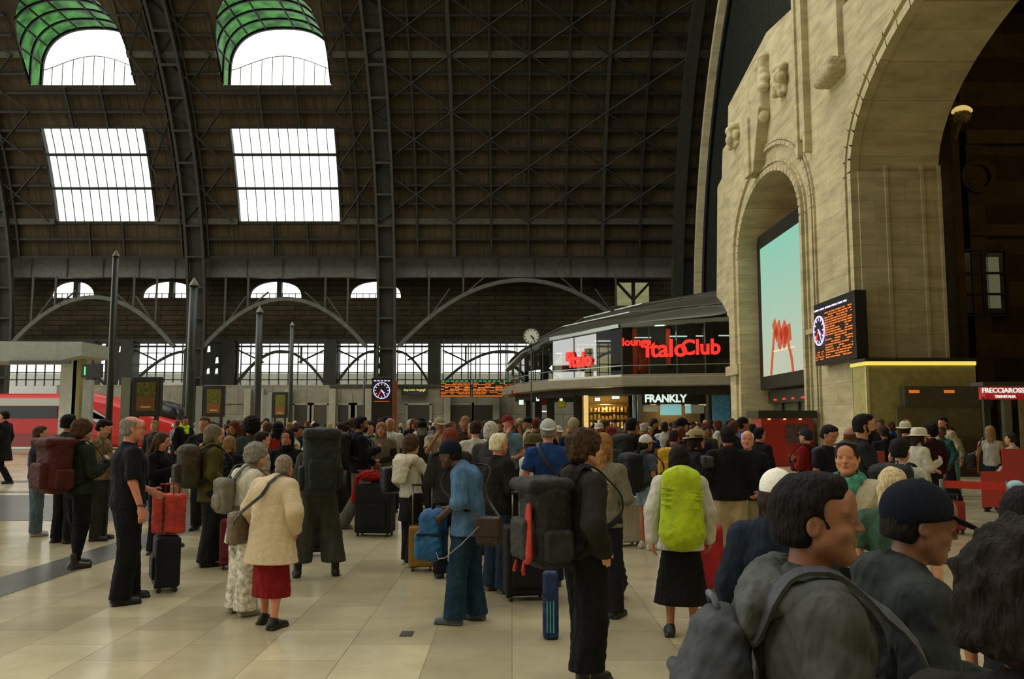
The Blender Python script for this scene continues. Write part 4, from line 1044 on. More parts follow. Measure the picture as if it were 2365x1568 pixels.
# the darker hall beyond the big arch
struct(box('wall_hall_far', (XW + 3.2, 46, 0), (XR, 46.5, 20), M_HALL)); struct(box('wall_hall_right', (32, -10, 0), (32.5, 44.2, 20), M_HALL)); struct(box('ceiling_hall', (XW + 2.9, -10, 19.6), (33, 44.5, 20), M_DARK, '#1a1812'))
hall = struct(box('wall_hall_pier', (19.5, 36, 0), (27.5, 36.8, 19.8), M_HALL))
for x in (19.9, 23.0, 26.6): MB().box((x - .35, 35.8, 0), (x + .35, 36.1, 14.0)).build('pilaster', M_HALL, hall)
MB().box((19.5, 35.7, 9.6), (27.5, 36.1, 10.1)).build('cornice', M_HALL, hall); MB().box((19.5, 35.6, 13.6), (27.5, 36.1, 14.2)).build('cornice', M_HALL, hall)
MB().disc((20.0, 35.9, 12.2), (0, -1, 0), .75, .25, 32, .5).build('medallion_ring', M_HALL, hall); MB().disc((20.0, 35.95, 12.2), (0, -1, 0), .5, .12, 32).build('medallion', M_HALL, hall)
w = thing('window_20', None, None); w['kind'] = 'structure'; q = atY(2272, 670, 35.9)
MB().box((q.x - .95, 35.85, 6.3), (q.x + .95, 36.02, 8.9)).build('dark_pane', M_PLAST, w, '#1b1c16')
MB().box((q.x + .1, 35.80, 6.5), (q.x + .65, 35.86, 8.7)).build('lit_pane', mat_emit('dusk_pane', '#8a8f74', .22), w)
m = MB()
for s in (-.95, -.05, .95): m.box((q.x + s - .06, 35.75, 6.2), (q.x + s + .06, 35.9, 9.0))
for z in (6.2, 7.1, 8.0, 9.0): m.box((q.x - 1, 35.76, z - .05), (q.x + 1, 35.9, z + .05))
m.build('frame', M_STEEL, w, '#1c1a12')
# gilt wall lamps in the hall and behind the screen arch
def lamp(p, r, label):
    t = thing('wall_lamp', label, 'lamp', p)
    S = Solid(.03); S.lump((0, 0, .1), (r, r * .8, r * .7), .02); S.cut((0, 0, .12), (0, 0, -1)); link('shade', S.mesh('s'), mat_emit('lamp_glow', '#ffdf88', .55), t)
    S = Solid(.03); S.lump((0, .0, -.05), (r * .8, r * .7, r * .6), .05, wob=.06); S.limb((0, 0, -.1), (.2, .9, -.6), .06, .05, .05); link('bracket', S.mesh('b'), M_METAL, t, '#7a6a30')
    return t
q = atY(2222, 266, 32.2); lamp(q, .40, 'gilt wall lamp glowing high in the dark hall beyond the big arch')
lt = thing('window_21', None, None); lt['kind'] = 'structure'
MB().prism([tuple(atX(px, py, 17.6))[1:] for px, py in ((1817, 536), (1818, 520), (1826, 500), (1838, 488), (1852, 484), (1866, 490), (1866, 516))], lambda u, v, w: (17.6 + w, u, v), .1).build('glowing_pane', mat_emit('lunette', '#e8dca8', .6), lt)
a, b = atX(1815, 542, 17.5), atX(1866, 520, 17.5); MB().bar(a, b, .15, .2).build('sill_bar', M_STEEL, lt, '#2a2418')
for nm, loc, e, c, rr in (('hall_fill_light', (24, 26, 13), 420, (1, .72, .38), .6), ('hall_fill_light', (26, 12, 13), 300, (1, .72, .38), .6), ('recess_fill_light', (16.2, 40, 12.8), 90, (1, .75, .42), .3), ('shop_light', (9.3, 49.6, 2.5), 60, (1, .85, .6), .2), ('shop_light', (5.7, 50.9, 2.7), 90, (1, .78, .45), .2), ('lounge_light', (9, 51.5, 6.9), 60, (.85, 1, .92), .3)):
    ld = bpy.data.lights.new(nm, 'POINT'); ld.energy = e; ld.color = c; ld.shadow_soft_size = rr; lo = bpy.data.objects.new(nm, ld); lo.location = loc; C.objects.link(lo)  # hall and recess fills have no fixture, added to brighten the dark interior
# unseen open arcade, added for the pavilion glass to reflect
m = MB()
for i in range(11): m.box((-61.6, 3 + i * 7.2, 0), (-60.9, 4.1 + i * 7.2, 24 if i < 8 else 12))
for z in (8.8, 15.5): m.box((-61.5, 2, z), (-61.0, 75, z + .9))
for i in range(8):
    pts = [(-61.2, 3.5 + i * 7.2 + 7.2 * t / 10, 5.0 + 3.4 * math.sin(PI * t / 10)) for t in range(11)]
    for a, b in zip(pts[:-1], pts[1:]): m.bar(a, b, .3, .3)
struct(m.build('wall_reflected_arcade', M_STEEL, None, '#25261e'))
# unseen wall added behind the camera to cut light from the rear
struct(box('wall_light_blocker', (-50, YB - .5, 0), (40, YB, 24), M_STONEX))
# ---------------------------------------------------------------- glass pavilion with shops
E_RED = mat_emit('red_letters', '#ff2a22', .9); E_ORANGE = mat_emit('amber_digits', '#e8761e', .66); E_WHITE = mat_emit('white_sign_light', '#dff2ea', .85); E_CYAN = mat_emit('cyan_screen', '#8fd0d8', .45)
E_WARM = mat_emit('warm_shop_lamp', '#ffd47a', 1.6); E_VIOLET = mat_emit('clock_light', '#d8ccff', .9); E_GREEN = mat_emit('green_sign', '#4ee08a', .7); E_YEL = mat_emit('yellow_lamp', '#e8d860', .8); E_REDD = mat_emit('red_hand', '#ff3020', .9)
pa = Vector((12.35, 47.3)); pb = Vector((6.35, 49.2)); pc = Vector((2.6, 54.5)); pd = Vector((.9, 60.0)); pe = Vector((-.3, 66.5)); pf = Vector((.6, 69.5))
PL = [pa, pb, pc, pd, pe, pf]
pav = thing('station_pavilion', 'two-storey glass pavilion with curved metal roof beside the stone front', 'building', (6, 56, 0))
def W(o): o.matrix_parent_inverse = Matrix.Translation((-6, -56, 0)); return o
def insetpl(k):
    c = Vector((9, 62)); return [p + (c - p).normalized() * k for p in PL]
def poly3(pts, z0, z1): 
    m = MB(); m.prism([(p.x, p.y) for p in pts], lambda u, v, w: (u, v, z0 + w), z1 - z0); return m
back = [Vector((14.2, 69.5)), Vector((14.2, 49.9)), Vector((12.35, 49.9))]
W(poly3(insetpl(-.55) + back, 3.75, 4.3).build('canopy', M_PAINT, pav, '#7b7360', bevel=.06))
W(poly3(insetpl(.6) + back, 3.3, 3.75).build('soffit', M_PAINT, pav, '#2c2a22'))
W(poly3(insetpl(-.45) + back, 4.3, 4.42).build('canopy_edge', M_CHROME, pav, '#a09a86'))
ztop = [7.35, 7.15, 6.9, 6.5, 5.75, 5.2]
def strip(m, pts, z0, zt, off=0):
    for i in range(len(pts) - 1):
        a, b = pts[i], pts[i + 1]; m.add([(a.x, a.y, z0), (b.x, b.y, z0), (b.x, b.y, zt[i + 1]), (a.x, a.y, zt[i])], [(0, 1, 2, 3)])
# upper floor glass in separate panels with posts
fine = []
for i in range(len(PL) - 1):
    k = 4 if i == 0 else 3 if i < 4 else 1
    for j in range(k): fine.append((PL[i].lerp(PL[i + 1], j / k), ztop[i] + (ztop[i + 1] - ztop[i]) * j / k))
fine.append((PL[-1], ztop[-1]))
for n, ((a, za), (b, zb)) in enumerate(zip(fine[:-1], fine[1:])):
    m = MB().add([(a.x, a.y, 4.42), (b.x, b.y, 4.42), (b.x, b.y, zb), (a.x, a.y, za)], [(0, 1, 2, 3)]); W(m.build('glass_panel', M_GLASS, pav))
    W(MB().box((b.x - .03, b.y - .03, 4.42), (b.x + .03, b.y + .03, zb)).build('glass_post', M_CHROME, pav, '#6d7068'))
m = MB()
for (a, za), (b, zb) in zip(fine[:-1], fine[1:]): m.bar((a.x, a.y, za + .1), (b.x, b.y, zb + .1), .5, .22); 
W(m.build('eaves_rail', M_CHROME, pav, '#8f968c'))
m = MB()
for (a, za), (b, zb) in zip(fine[:-1], fine[1:]): m.bar((a.x, a.y - .02, 4.95), (b.x, b.y - .02, 4.95), .05, .05)
W(m.build('guard_rail', M_CHROME, pav, '#9aa096'))
# roof shell: from the eaves up to a ridge against the stone front
ridge = [(Vector((13.8, 53)), 9.9), (Vector((9.6, 54)), 9.25), (Vector((7.2, 57)), 8.85), (Vector((5.6, 61)), 8.2), (Vector((3.8, 66.5)), 6.9), (Vector((3.0, 69.5)), 5.9)]
vs = []; fs = []; K = 10
pl0 = insetpl(-.5)
for i in range(6):
    a = pl0[i]; za = ztop[i] + .15; b, zb = ridge[i]
    for j in range(K + 1):
        t = j / K; p = a.lerp(b, t); vs.append((p.x, p.y, za + (zb - za) * math.sin(PI / 2 * t) ** .85))
for i in range(5):
    for j in range(K): q = i * (K + 1) + j; fs.append((q, q + K + 1, q + K + 2, q + 1))
rf = W(link('roof_shell', pm('r', vs, fs), M_PLAST, pav, '#3a3a30')); md = rf.modifiers.new('s', 'SOLIDIFY'); md.thickness = .12; md = rf.modifiers.new('u', 'SUBSURF'); md.levels = md.render_levels = 2
for t in (.25, .5):
    m = MB(); pts = [Vector(vs[i * (K + 1) + round(t * K)]) + Vector((0, -.05, .12)) for i in range(6)]
    for a, b in zip(pts[:-1], pts[1:]): m.bar(a, b, .10, .06)
    W(m.build('roof_seam', M_CHROME, pav, '#a0a69c'))
W(poly3(insetpl(2.2) + [Vector((13.8, 68)), Vector((13.8, 52))], 4.3, 4.34).build('upper_floor', M_PAINT, pav, '#4a463c'))
for x, y, h in ((6.9, 50.6, 7.2), (3.9, 55.0, 7.0), (2.3, 60.2, 6.4), (1.0, 65.5, 5.6), (11.6, 50.0, 7.3)):
    W(MB().box((x - .28, y, 4.3), (x + .28, y + .4, h)).build('column', M_PAINT, pav, '#2b2a22'))
W(MB().box((6.2, 53.2, 4.3), (13.6, 53.4, 9.0)).build('lounge_wall', M_PAINT, pav, '#34342a'))
for x, c in ((9.6, '#d0481e'), (11.9, '#d0481e'), (7.5, '#c0421c')): W(MB().box((x, 52.9, 5.3 if x > 9 else 4.5), (x + .28, 53.1, 7.5)).build('orange_panel', M_PAINT, pav, c))
for x in (4.9, 5.6): W(MB().box((x - 1.6, 56, 4.8), (x - 1.35, 56.2, 6.8)).build('orange_panel', M_PAINT, pav, '#b8542c'))
W(MB().box((10.2, 50.5, 4.4), (12.9, 50.6, 5.45)).build('counter_screen', M_PAINT, pav, '#4f5248'))
for x, y, l in ((5.2, 53.4, 1.2), (7.4, 51.2, 1.0), (9.4, 50.4, 1.0), (10.9, 50.2, .9), (3.0, 57.5, 1.2), (12.2, 50, .7)):
    W(MB().box((x, y, 6.75 if x > 4 else 6.3), (x + l, y + .12, 6.82 if x > 4 else 6.37)).build('ceiling_lamp', E_WHITE, pav))
# lettering behind the glass
dirf = (pa - pb).normalized(); nf = Vector((dirf.y, -dirf.x)); 
def onface(px, py, a=pb, d=dirf, off=.12):
    r = ray(px, py); nn = Vector((d.y, -d.x)); q = a + nn * -off * (1 if nn.y < 0 else -1); t = (q.x * nn.x + q.y * nn.y) / (r.x * nn.x + r.y * nn.y); return Vector((r.x * t, r.y * t, CAMZ + r.z * t))
c = onface(1583, 803, off=-.12)
sg = thing('illuminated_sign', 'red illuminated lounge name in large letters behind the pavilion upper glass', 'sign', (0, 0, 0))
words3d('lettering', 'italo', faceT(onface(1538, 806, off=-.1), (dirf.x, dirf.y, 0)), 1.40, E_RED, sg, .06, bold=.035, sx=.98); words3d('lettering', 'Club', faceT(onface(1618, 803, off=-.1), (dirf.x, dirf.y, 0)), 1.20, E_RED, sg, .06, bold=.035, sx=.95)
sg = thing('illuminated_sign', 'smaller red illuminated words above the orange figure in the pavilion window', 'sign', (0, 0, 0))
words3d('lettering', 'lounge', faceT(onface(1470, 790, off=-.1), (dirf.x, dirf.y, 0)), .62, E_RED, sg, .05, bold=.02)
dirs = (pb - pc).normalized()
sg = thing('illuminated_sign', 'red illuminated two-line sign on the receding side of the pavilion glass', 'sign', (0, 0, 0))
words3d('lettering', 'italo', faceT(onface(1340, 832, pc, dirs, -.1), (dirs.x, dirs.y, 0)), 1.25, E_RED, sg, .05, bold=.04); words3d('lettering', 'go', faceT(onface(1316, 818, pc, dirs, -.1), (dirs.x, dirs.y, 0)), .8, E_RED, sg, .05, bold=.03)
S = Solid(.04)
for q in range(12): r = random.Random(q); S.lump((7.45 + r.random() * 1.1, 50.6, 4.8 + r.random() * 1.5), (.22, .1, .3), .08, wob=.05)
tag(link('wall_decoration', S.mesh('d'), M_PAINT, None, '#b04a28'), 'orange leafy decoration standing inside the pavilion upper window', 'decoration')
# ground floor shopfronts
zc = 3.45
def shopwall(px0, px1, y0, y1, depth=.1): pass
gl = insetpl(.9)
gpts = [gl[0], gl[1], gl[2], gl[3], gl[4]]
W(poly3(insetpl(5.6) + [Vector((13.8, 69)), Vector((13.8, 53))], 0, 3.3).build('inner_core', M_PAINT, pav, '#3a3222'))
fy = 48.9
shop = thing('lettered_shop', 'dark shop front with white lettered fascia under the pavilion canopy', 'shop', (9.5, fy, 0))
def SL(o, th=shop): o.matrix_parent_inverse = Matrix.Translation(-th.location); return o
SL(MB().box((7.4, fy, 2.75), (11.15, fy + .3, 3.28)).build('fascia', M_PAINT, shop, '#20221c'))
qc = atY(1537, 921, fy - .04); SL(words3d('fascia_lettering', 'FRANKLY', faceT(qc, (1, 0, 0)), .60, E_WHITE, shop, .05, bold=.022, sx=.93))
for x0, x1, z0, z1, mt, cc in ((7.5, 8.35, 2.3, 2.7, M_PAINT, '#b9bcae'), (8.5, 9.7, 2.1, 2.72, E_CYAN, None), (9.95, 10.25, 2.2, 2.7, E_CYAN, None), (10.25, 11.0, 2.2, 2.7, M_PAINT, '#a7b0a6')):
    SL(MB().box((x0, fy + .1, z0), (x1, fy + .16, z1)).build('menu_board', mt, shop, cc))
SL(MB().box((7.5, fy + 1.6, 0), (11.1, fy + 1.7, 2.7)).build('back_wall', M_PAINT, shop, '#6a5230')); SL(MB().box((7.6, fy + .5, 0), (10.4, fy + 1.0, 1.1)).build('counter', M_PAINT, shop, '#7a5a30'))
for x in (7.3, 11.2): SL(MB().box((x - .12, fy - .1, 0), (x + .12, fy + .3, 3.28)).build('side_post', M_CHROME, shop, '#777c72'))
for x in (8, 9, 10, 10.8): SL(MB().box((x, fy + .4, 2.66), (x + .3, fy + .6, 2.72)).build('lamp', E_WARM, shop))
post = thing('advertising_banner', 'tall blue printed banner between the lettered shop and the stone pilaster', 'banner', (11.9, 48.4, 0))
SL(MB().box((11.35, 48.3, .2), (12.3, 48.36, 3.2)).build('printed_face', M_FLOR, post, '#4a86a8'), post); SL(MB().box((11.3, 48.36, 0), (12.35, 48.42, 3.27)).build('frame', M_METAL, post, '#5a6a70'), post)
sh2 = thing('bottle_shop', 'brightly lit shop front full of golden shelves under the pavilion', 'shop', (6.2, 50.2, 0))
SL(MB().box((4.3, 52.2, 0), (7.1, 52.35, 3.28)).build('back_wall', M_PAINT, sh2, '#8a6a30'), sh2)
for k in range(6): SL(MB().box((4.4, 51.6, .5 + k * .45), (7.0, 52.1, .53 + k * .45)).build('shelf', M_CHROME, sh2, '#a08a50'), sh2)
r = random.Random(3)
for k in range(5):
    m = MB()
    for i in range(11): x = 4.5 + i * .23; m.box((x, 51.65, .53 + k * .45), (x + .12, 51.8, .53 + k * .45 + .18 + r.random() * .14))
    b_ = SL(m.build('stock', M_PLAST, sh2, ['#c8a040', '#b87828', '#d8b860', '#8a6a2a', '#c89030'][k]), sh2); b_['kind'] = 'stuff'
for i in range(10): SL(MB().box((4.5 + (i % 5) * .52, 51.5, 1.35 + (i // 5) * 1.1), (4.58 + (i % 5) * .52, 51.56, 1.43 + (i // 5) * 1.1)).build('lamp', E_WARM, sh2), sh2)
SL(MB().box((4.25, 50.4, 0), (4.5, 50.7, 3.28)).build('lit_jamb', mat_emit('lit_jamb_glow', '#e8c880', .5), sh2), sh2); SL(MB().box((7.0, 49.4, 0), (7.15, 49.7, 3.28)).build('blue_jamb', M_PAINT, sh2, '#6a8a90'), sh2)
for px, py, cc, wd, hh, lab in ((1197, 908, '#7a2018', .9, .35, 'dark red shop name board at the far end under the pavilion'), (1204, 929, None, .32, .34, 'small square white illuminated sign at the far end under the pavilion'), (1264, 926, '#6a1c18', .8, .5, 'dark red board beside the yellow one under the pavilion'), (1297, 933, '#c8c020', .45, .42, 'yellow square shop sign hanging under the pavilion'),
        (1262, 950, None, .6, .1, 'thin white illuminated strip sign under the pavilion'), (1380, 922, None, .32, .2, 'small white lit emblem above the golden shelves'), (1422, 918, None, .45, .16, 'small white lit word beside the lettered shop front'), (1296, 924, None, .2, .22, 'small lit bottle shaped sign under the pavilion'), (1242, 922, None, .22, .25, 'small lit sign near the middle of the pavilion arcade'), (1332, 936, None, .12, .22, 'narrow lit sign on the dark pillar left of the golden shelves')):
    Y = 62 - (px - 1190) / 240 * 12.5; q = atY(px, py, Y)
    s = thing('shop_sign', lab, 'sign', q); MB().box((-wd / 2, 0, -hh / 2), (wd / 2, .06, hh / 2)).build('sign_face', M_PAINT if cc else E_WHITE, s, cc); MB().box((-wd / 2 - .03, .06, -hh / 2 - .03), (wd / 2 + .03, .12, hh / 2 + .03)).build('backing', M_METAL, s, '#1d1d18')
for (x, y) in ((4.1, 53.3), (2.6, 57.4), (1.9, 61.5), (1.3, 65.0)): W(MB().box((x - .25, y, 0), (x + .25, y + .4, 3.4)).build('ground_pillar', M_PAINT, pav, '#2a261c'))

# ---------------------------------------------------------------- clocks and boards
def clock_dial(parent, T, r, ring, face, hand, n=12, sec=None):
    """dial in local coordinates: x right, y up, z outwards, placed by matrix T"""
    def D(name, m, mat, col=None, par=parent): me = m.mesh(name); me.transform(T); return link(name, me, mat, par, col, smooth=False)
    f = D('dial', MB().disc((0, 0, 0), (0, 0, 1), r, .02, 40), face[0], face[1]); D('rim', MB().disc((0, 0, 0), (0, 0, 1), r * 1.08, .04, 40, r * .97), ring[0], ring[1])
    m = MB()
    for i in range(n):
        a = 2 * PI * i / n; p = Vector((math.sin(a), math.cos(a), 0)); m.bar(p * r * .72 + Vector((0, 0, .03)), p * r * .92 + Vector((0, 0, .03)), r * .09, .015, up=(0, 0, 1))
    D('hour_marks', m, hand[0], hand[1], f)
    for a, l, w_ in ((math.radians(130), .5, .13), (math.radians(125 + 22), .8, .09)):
        p = Vector((math.sin(a), math.cos(a), 0)); D('hand', MB().bar(p * -r * .15 + Vector((0, 0, .04)), p * r * l + Vector((0, 0, .04)), r * w_, .012, up=(0, 0, 1)), hand[0], hand[1])
    if sec: a = math.radians(215); p = Vector((math.sin(a), math.cos(a), 0)); D('second_hand', MB().bar(Vector((0, 0, .05)), p * r * .75 + Vector((0, 0, .05)), r * .12, .01, up=(0, 0, 1)), sec)
q = atY(1227, 777, 47.0); r_ = .43
ck = thing('station_clock', 'round white station clock on a thin post above the crowd', 'clock', (q.x, q.y, 0))
clock_dial(ck, faceT((0, -.12, q.z), (1, 0, 0)), r_, (M_METAL, '#3a3c34'), (M_PAINT, '#c9d0c4'), (M_PAINT, '#2a2c28'))
MB().disc((0, -.1, q.z), (0, 1, 0), r_ * 1.05, .2, 32).build('case', M_METAL, ck, '#33352c'); MB().tube([(0, .03, 0), (0, .03, q.z - r_)], .04, 10).build('post', M_METAL, ck, '#22241c', smooth=True)

def amber_rows(m, x0, x1, z0, z1, rows, seed, T, gaps=()):
    r = random.Random(seed); dz = (z1 - z0) / rows
    for i in range(rows):
        z = z0 + dz * (i + .5)
        x = x0
        while x < x1 - .03:
            l = min(x1 - x, (x1 - x0) * (.05 + r.random() * .16))
            if not any(a < (x - x0) / (x1 - x0) < b for a, b in gaps) and r.random() > .12: m.add([T(x, z - dz * .25, 0), T(x + l, z - dz * .25, 0), T(x + l, z + dz * .25, 0), T(x, z + dz * .25, 0)], [(0, 1, 2, 3)])
            x += l + (x1 - x0) * .022
for n, (pa_, pb_) in enumerate(((1016, 1088), (1091, 1163), (1166, 1192))):
    a = atY(pa_, 877, 72.5); b = atY(pb_, 917, 72.5); t = thing('departures_board', ['hanging departures board with amber rows, next to the dark column', 'middle hanging departures board with amber rows in the far hall', 'narrow end of the hanging departures boards beside the pavilion'][n], 'departures board', ((a.x + b.x) / 2, 72.5, 0), group=None)
    hx = (b.x - a.x) / 2; z1, z0 = a.z, b.z
    MB().box((-hx, 0, z0), (hx, .3, z1)).build('case', M_METAL, t, '#15150f')
    for s in (-.8, .8): MB().box((hx * s - .05, .1, z1), (hx * s + .05, .2, 8.8)).build('hanger', M_METAL, t, '#1c1c16')
    m = MB(); amber_rows(m, -hx * .94, hx * .94, z0 + .22, z1 - .22, 8, n, lambda x, z, w: (x, -.02, z), ((.17, .22), (.42, .46), (.62, .66))); m.build('amber_lettering', E_ORANGE, t)
    MB().box((-hx * .95, -.03, z0 + .05), (hx * .95, -.01, z0 + .13)).build('amber_bottom_line', E_ORANGE, t)
    m = MB()
    for k in range(6): m.box((-hx * .9 + k * hx * .3, -.03, z1 - .14), (-hx * .9 + k * hx * .3 + hx * .2, -.01, z1 - .08))
    m.build('header_words', E_GREEN, t)
# clock totem in the hall
a = atY(882, 902, 30); t = thing('clock_totem', 'dark rectangular totem with a round violet lit clock beside the lattice column', 'clock', (a.x, 30, 0))
MB().box((-.36, 0, 0), (.36, .3, 3.25)).build('case', M_METAL, t, '#17160f'); clock_dial(t, faceT((0, -.03, a.z), (1, 0, 0)), .27, (E_VIOLET, None), (M_PLAST, '#181622'), (E_VIOLET, None), sec=E_REDD)
m = MB()
for k in range(5): m.box((-.28 + k * .12, -.02, 3.13), (-.2 + k * .12, 0, 3.17))
m.build('header_words', E_VIOLET, t); MB().box((-.27, -.02, 2.42), (.27, 0, 2.44)).build('amber_line', E_ORANGE, t)
a = atY(912, 905, 32); MB().box((-.06, 0, 0), (.06, .1, 3.3)).build
o = box('orange_post', (a.x - .07, 32, 0), (a.x + .07, 32.15, 3.25), M_PAINT, '#8a4a22'); tag(o, 'slim rust orange post right beside the clock totem', 'post')
q = atY(957, 903, 74.3); t = thing('hanging_sign', 'dark wall sign with one yellow line of words left of the departures boards', 'sign', (q.x, 74.4, q.z)); MB().box((-1.15, 0, -.35), (1.15, .25, .3)).build('panel', M_METAL, t, '#22241e'); words3d('yellow_words', 'deposito bagagli', faceT((0, -.02, .1), (1, 0, 0)), .3, E_YEL, t, .02)
words3d('blue_words', 'left luggage', faceT((0, -.02, -.18), (1, 0, 0)), .26, M_PAINT, t, .02, color='#4a5a90')
# big screen in the small arch
t = thing('advertising_screen', 'huge upright advertising screen showing a red letter-like figure on pale green', 'screen', (XW + .9, 39.5, 0))
def scr(px, py): q = atX(px, py, XW + .85); return q
tl, tr, br, bl = scr(1741, 661), scr(1862, 598), scr(1864, 855), scr(1745, 873)
z0, z1 = 4.0, 10.55; y0, y1 = 35.2, 44.0
MB().box((-.1, y0 - 39.5, z0 - .65), (.45, y1 - 39.5, z1 + .75)).build('frame', M_METAL, t, '#16160f', bevel=.05)
msc = mat_emit('screen_sky', '#a8ccb4', 1.0); nt = msc.node_tree; tc = N(nt, 'ShaderNodeTexCoord'); sp = N(nt, 'ShaderNodeSeparateXYZ'); nt.links.new(tc.outputs['Object'], sp.inputs[0]); cr = N(nt, 'ShaderNodeValToRGB'); mr = N(nt, 'ShaderNodeMapRange'); mr.inputs['From Min'].default_value = 4; mr.inputs['From Max'].default_value = 10.5
nt.links.new(sp.outputs['Z'], mr.inputs['Value']); nt.links.new(mr.outputs[0], cr.inputs[0]); cr.color_ramp.elements[0].color = col4('#c4c9b0'); cr.color_ramp.elements[1].color = col4('#8fd0b8'); b_ = nt.nodes['Principled BSDF']; nt.links.new(cr.outputs[0], b_.inputs['Emission Color']); b_.inputs['Base Color'].default_value = (0, 0, 0, 1)
MB().box((-.14, y0 - 39.5 + .3, z0), (-.1, y1 - 39.5 - .75, z1)).build('picture', msc, t)
def P2(px, py): q = atX(px, py, XW + .74); return (-.16, q.y - 39.5, q.z)
m = MB(); pts = [(1781, 866), (1785, 810), (1788, 768), (1794, 752), (1800, 778), (1806, 790), (1812, 772), (1817, 752), (1820, 790), (1828, 825), (1832, 858)]
P = [Vector(P2(*p)) for p in pts]
for i, (a, b) in enumerate(zip(P[:-1], P[1:])): m.bar(a, b, .24, .03, up=(1, 0, 0)) if i in (0, 1, 8, 9) else m.bar(a, b, .95, .03, up=(1, 0, 0))
m.build('red_figure', mat_emit('screen_red', '#a8482c', .7), t); m = MB(); m.bar(P2(1785, 812), P2(1836, 800), .07, .02, up=(1, 0, 0)); m.build('light_streak', mat_emit('screen_streak', '#e0c8a0', .6), t)
# departures board on the stone front
t = thing('wall_departures_board', 'black departures board with clock mounted on the stone wall beside the big arch', 'departures board', (0, 0, 0))
xb = XW - .45; a = atX(1880, 720, xb); b = atX(1972, 700, xb); ya, yb_ = a.y, b.y; zt, zb_ = atX(1880, 712, xb).z, atX(1972, 822, xb).z
MB().box((xb, yb_ - .05, zb_ - .1), (xb + .42, ya + .05, zt + .12)).build('case', M_METAL, t, '#14130d', bevel=.03)
LY = ya - yb_; Tm = lambda u, v, w=0: (xb - .03, ya - u * LY, zb_ + v * (zt - zb_))
m = MB()
amber_rows(m, .30, .97, .04, .86, 19, 5, lambda x, z, w: Tm(x, z), ((.55, .6), (.86, .9))); m.build('amber_lettering', E_ORANGE, t)
m = MB(); amber_rows(m, .03, .26, .03, .2, 4, 9, lambda x, z, w: Tm(x, z)); m.build('amber_notice', E_ORANGE, t)
m = MB(); amber_rows(m, .03, .9, .90, .96, 1, 10, lambda x, z, w: Tm(x, z)); m.build('header_words', E_VIOLET, t)
clock_dial(t, faceT((xb - .02, ya - .145 * LY - .02, zb_ + .56 * (zt - zb_)), (0, -1, 0)), .52, (E_VIOLET, None), (M_PLAST, '#1a1826'), (E_VIOLET, None), sec=E_REDD)

# ---------------------------------------------------------------- ticket kiosk at the foot of the great pier
ky0, kx0, kx1, kz = 27.75, 11.55, 15.1, 3.72
t = thing('ticket_kiosk', 'pale yellow kiosk with glowing top edge at the foot of the great pier', 'kiosk', (kx0, ky0, 0))
KL = lambda o: SL(o, t); M_KI = mat_obj('kiosk_panel', .35, .05, 4, .18, .5)
KL(MB().box((kx0, ky0, .0), (kx1, ky0 + 1.15, kz)).build('cabin', M_KI, t, '#a39a5e'))
KL(MB().box((kx0 - .03, ky0 - .06, kz - .17), (kx1, ky0 - .0, kz - .05)).build('light_strip', mat_emit('strip_glow', '#f6e060', .95), t)); KL(MB().box((kx0 - .06, ky0, kz - .17), (kx0, ky0 + 1.2, kz - .05)).build('light_strip', mat_emit('strip_glow2', '#d8cc60', .6), t))
KL(MB().box((kx0 - .08, ky0 - .1, kz - .05), (kx1 + .03, ky0 + 1.17, kz + .06)).build('top_plate', M_METAL, t, '#2a281a'))
KL(MB().box((kx0 - .04, ky0 - .03, 0), (kx0 + .06, ky0 + .06, kz - .17)).build('corner_bead', M_KI, t, '#c9c08a'))
m = MB(); 
KL(MB().box((12.6, ky0 - .35, 2.2), (kx1 + .3, ky0 - .02, 2.85)).build('counter_fascia', M_METAL, t, '#4c4a38')); 
for px in (2112, 2193): 
    q = atY(px, 904, ky0 - .38); KL(MB().box((q.x - .16, ky0 - .38, q.z - .05), (q.x + .16, ky0 - .35, q.z + .05)).build('red_indicator', E_ORANGE, t))
KL(MB().box((12.4, ky0 - .2, 1.1), (kx1 + .3, ky0 - .02, 2.2)).build('glass_front', M_KI, t, '#6a6340')); KL(MB().box((12.0, ky0 - .7, 0), (kx1 + .3, ky0 - .02, 1.15)).build('counter', M_PAINT, t, '#4a3622'))
t = thing('train_ticket_booth', 'glass booth with a red lettered sign board at the edge of the hall', 'booth', (14.6, 21.5, 0)); BL = lambda o: SL(o, t)
q0 = atY(2275, 905, 22); q1 = atY(2400, 905, 22)
BL(MB().box((q0.x, 22, atY(2275, 922, 22).z), (q1.x + 2, 22.3, atY(2275, 893, 22).z)).build('sign_board', mat_emit('red_board', '#b01c20', .35), t))
BL(words3d('sign_lettering', 'FRECCIAROSSA', faceT(atY(2322, 902, 21.96), (1, 0, 0)), .175, E_WHITE, t, .02, bold=.004)); BL(words3d('sign_lettering', 'TRENITALIA', faceT(atY(2322, 916, 21.96), (1, 0, 0)), .10, E_WHITE, t, .02, bold=.002))
BL(MB().box((q0.x - .1, 21.9, atY(2275, 891, 22).z), (q1.x + 2, 22.5, atY(2275, 884, 22).z + .02)).build('roof_edge', M_METAL, t, '#3c3a30'))
BL(MB().box((q0.x + .5, 22.05, 0), (q0.x + .68, 22.2, 2.35)).build('post', M_CHROME, t, '#8a8672')); BL(MB().box((q0.x + .9, 22.05, 0), (q1.x + 2, 22.12, 2.3)).build('side_panel', M_KI, t, '#8a7c4c')); BL(MB().box((q0.x - .02, 22.05, 0), (q0.x + .1, 22.15, 2.35)).build('post', M_METAL, t, '#2a281e'))
BL(MB().box((q0.x + .1, 22.4, 0), (q0.x + .9, 22.44, 2.3)).build('glass_pane', M_GLASS, t))
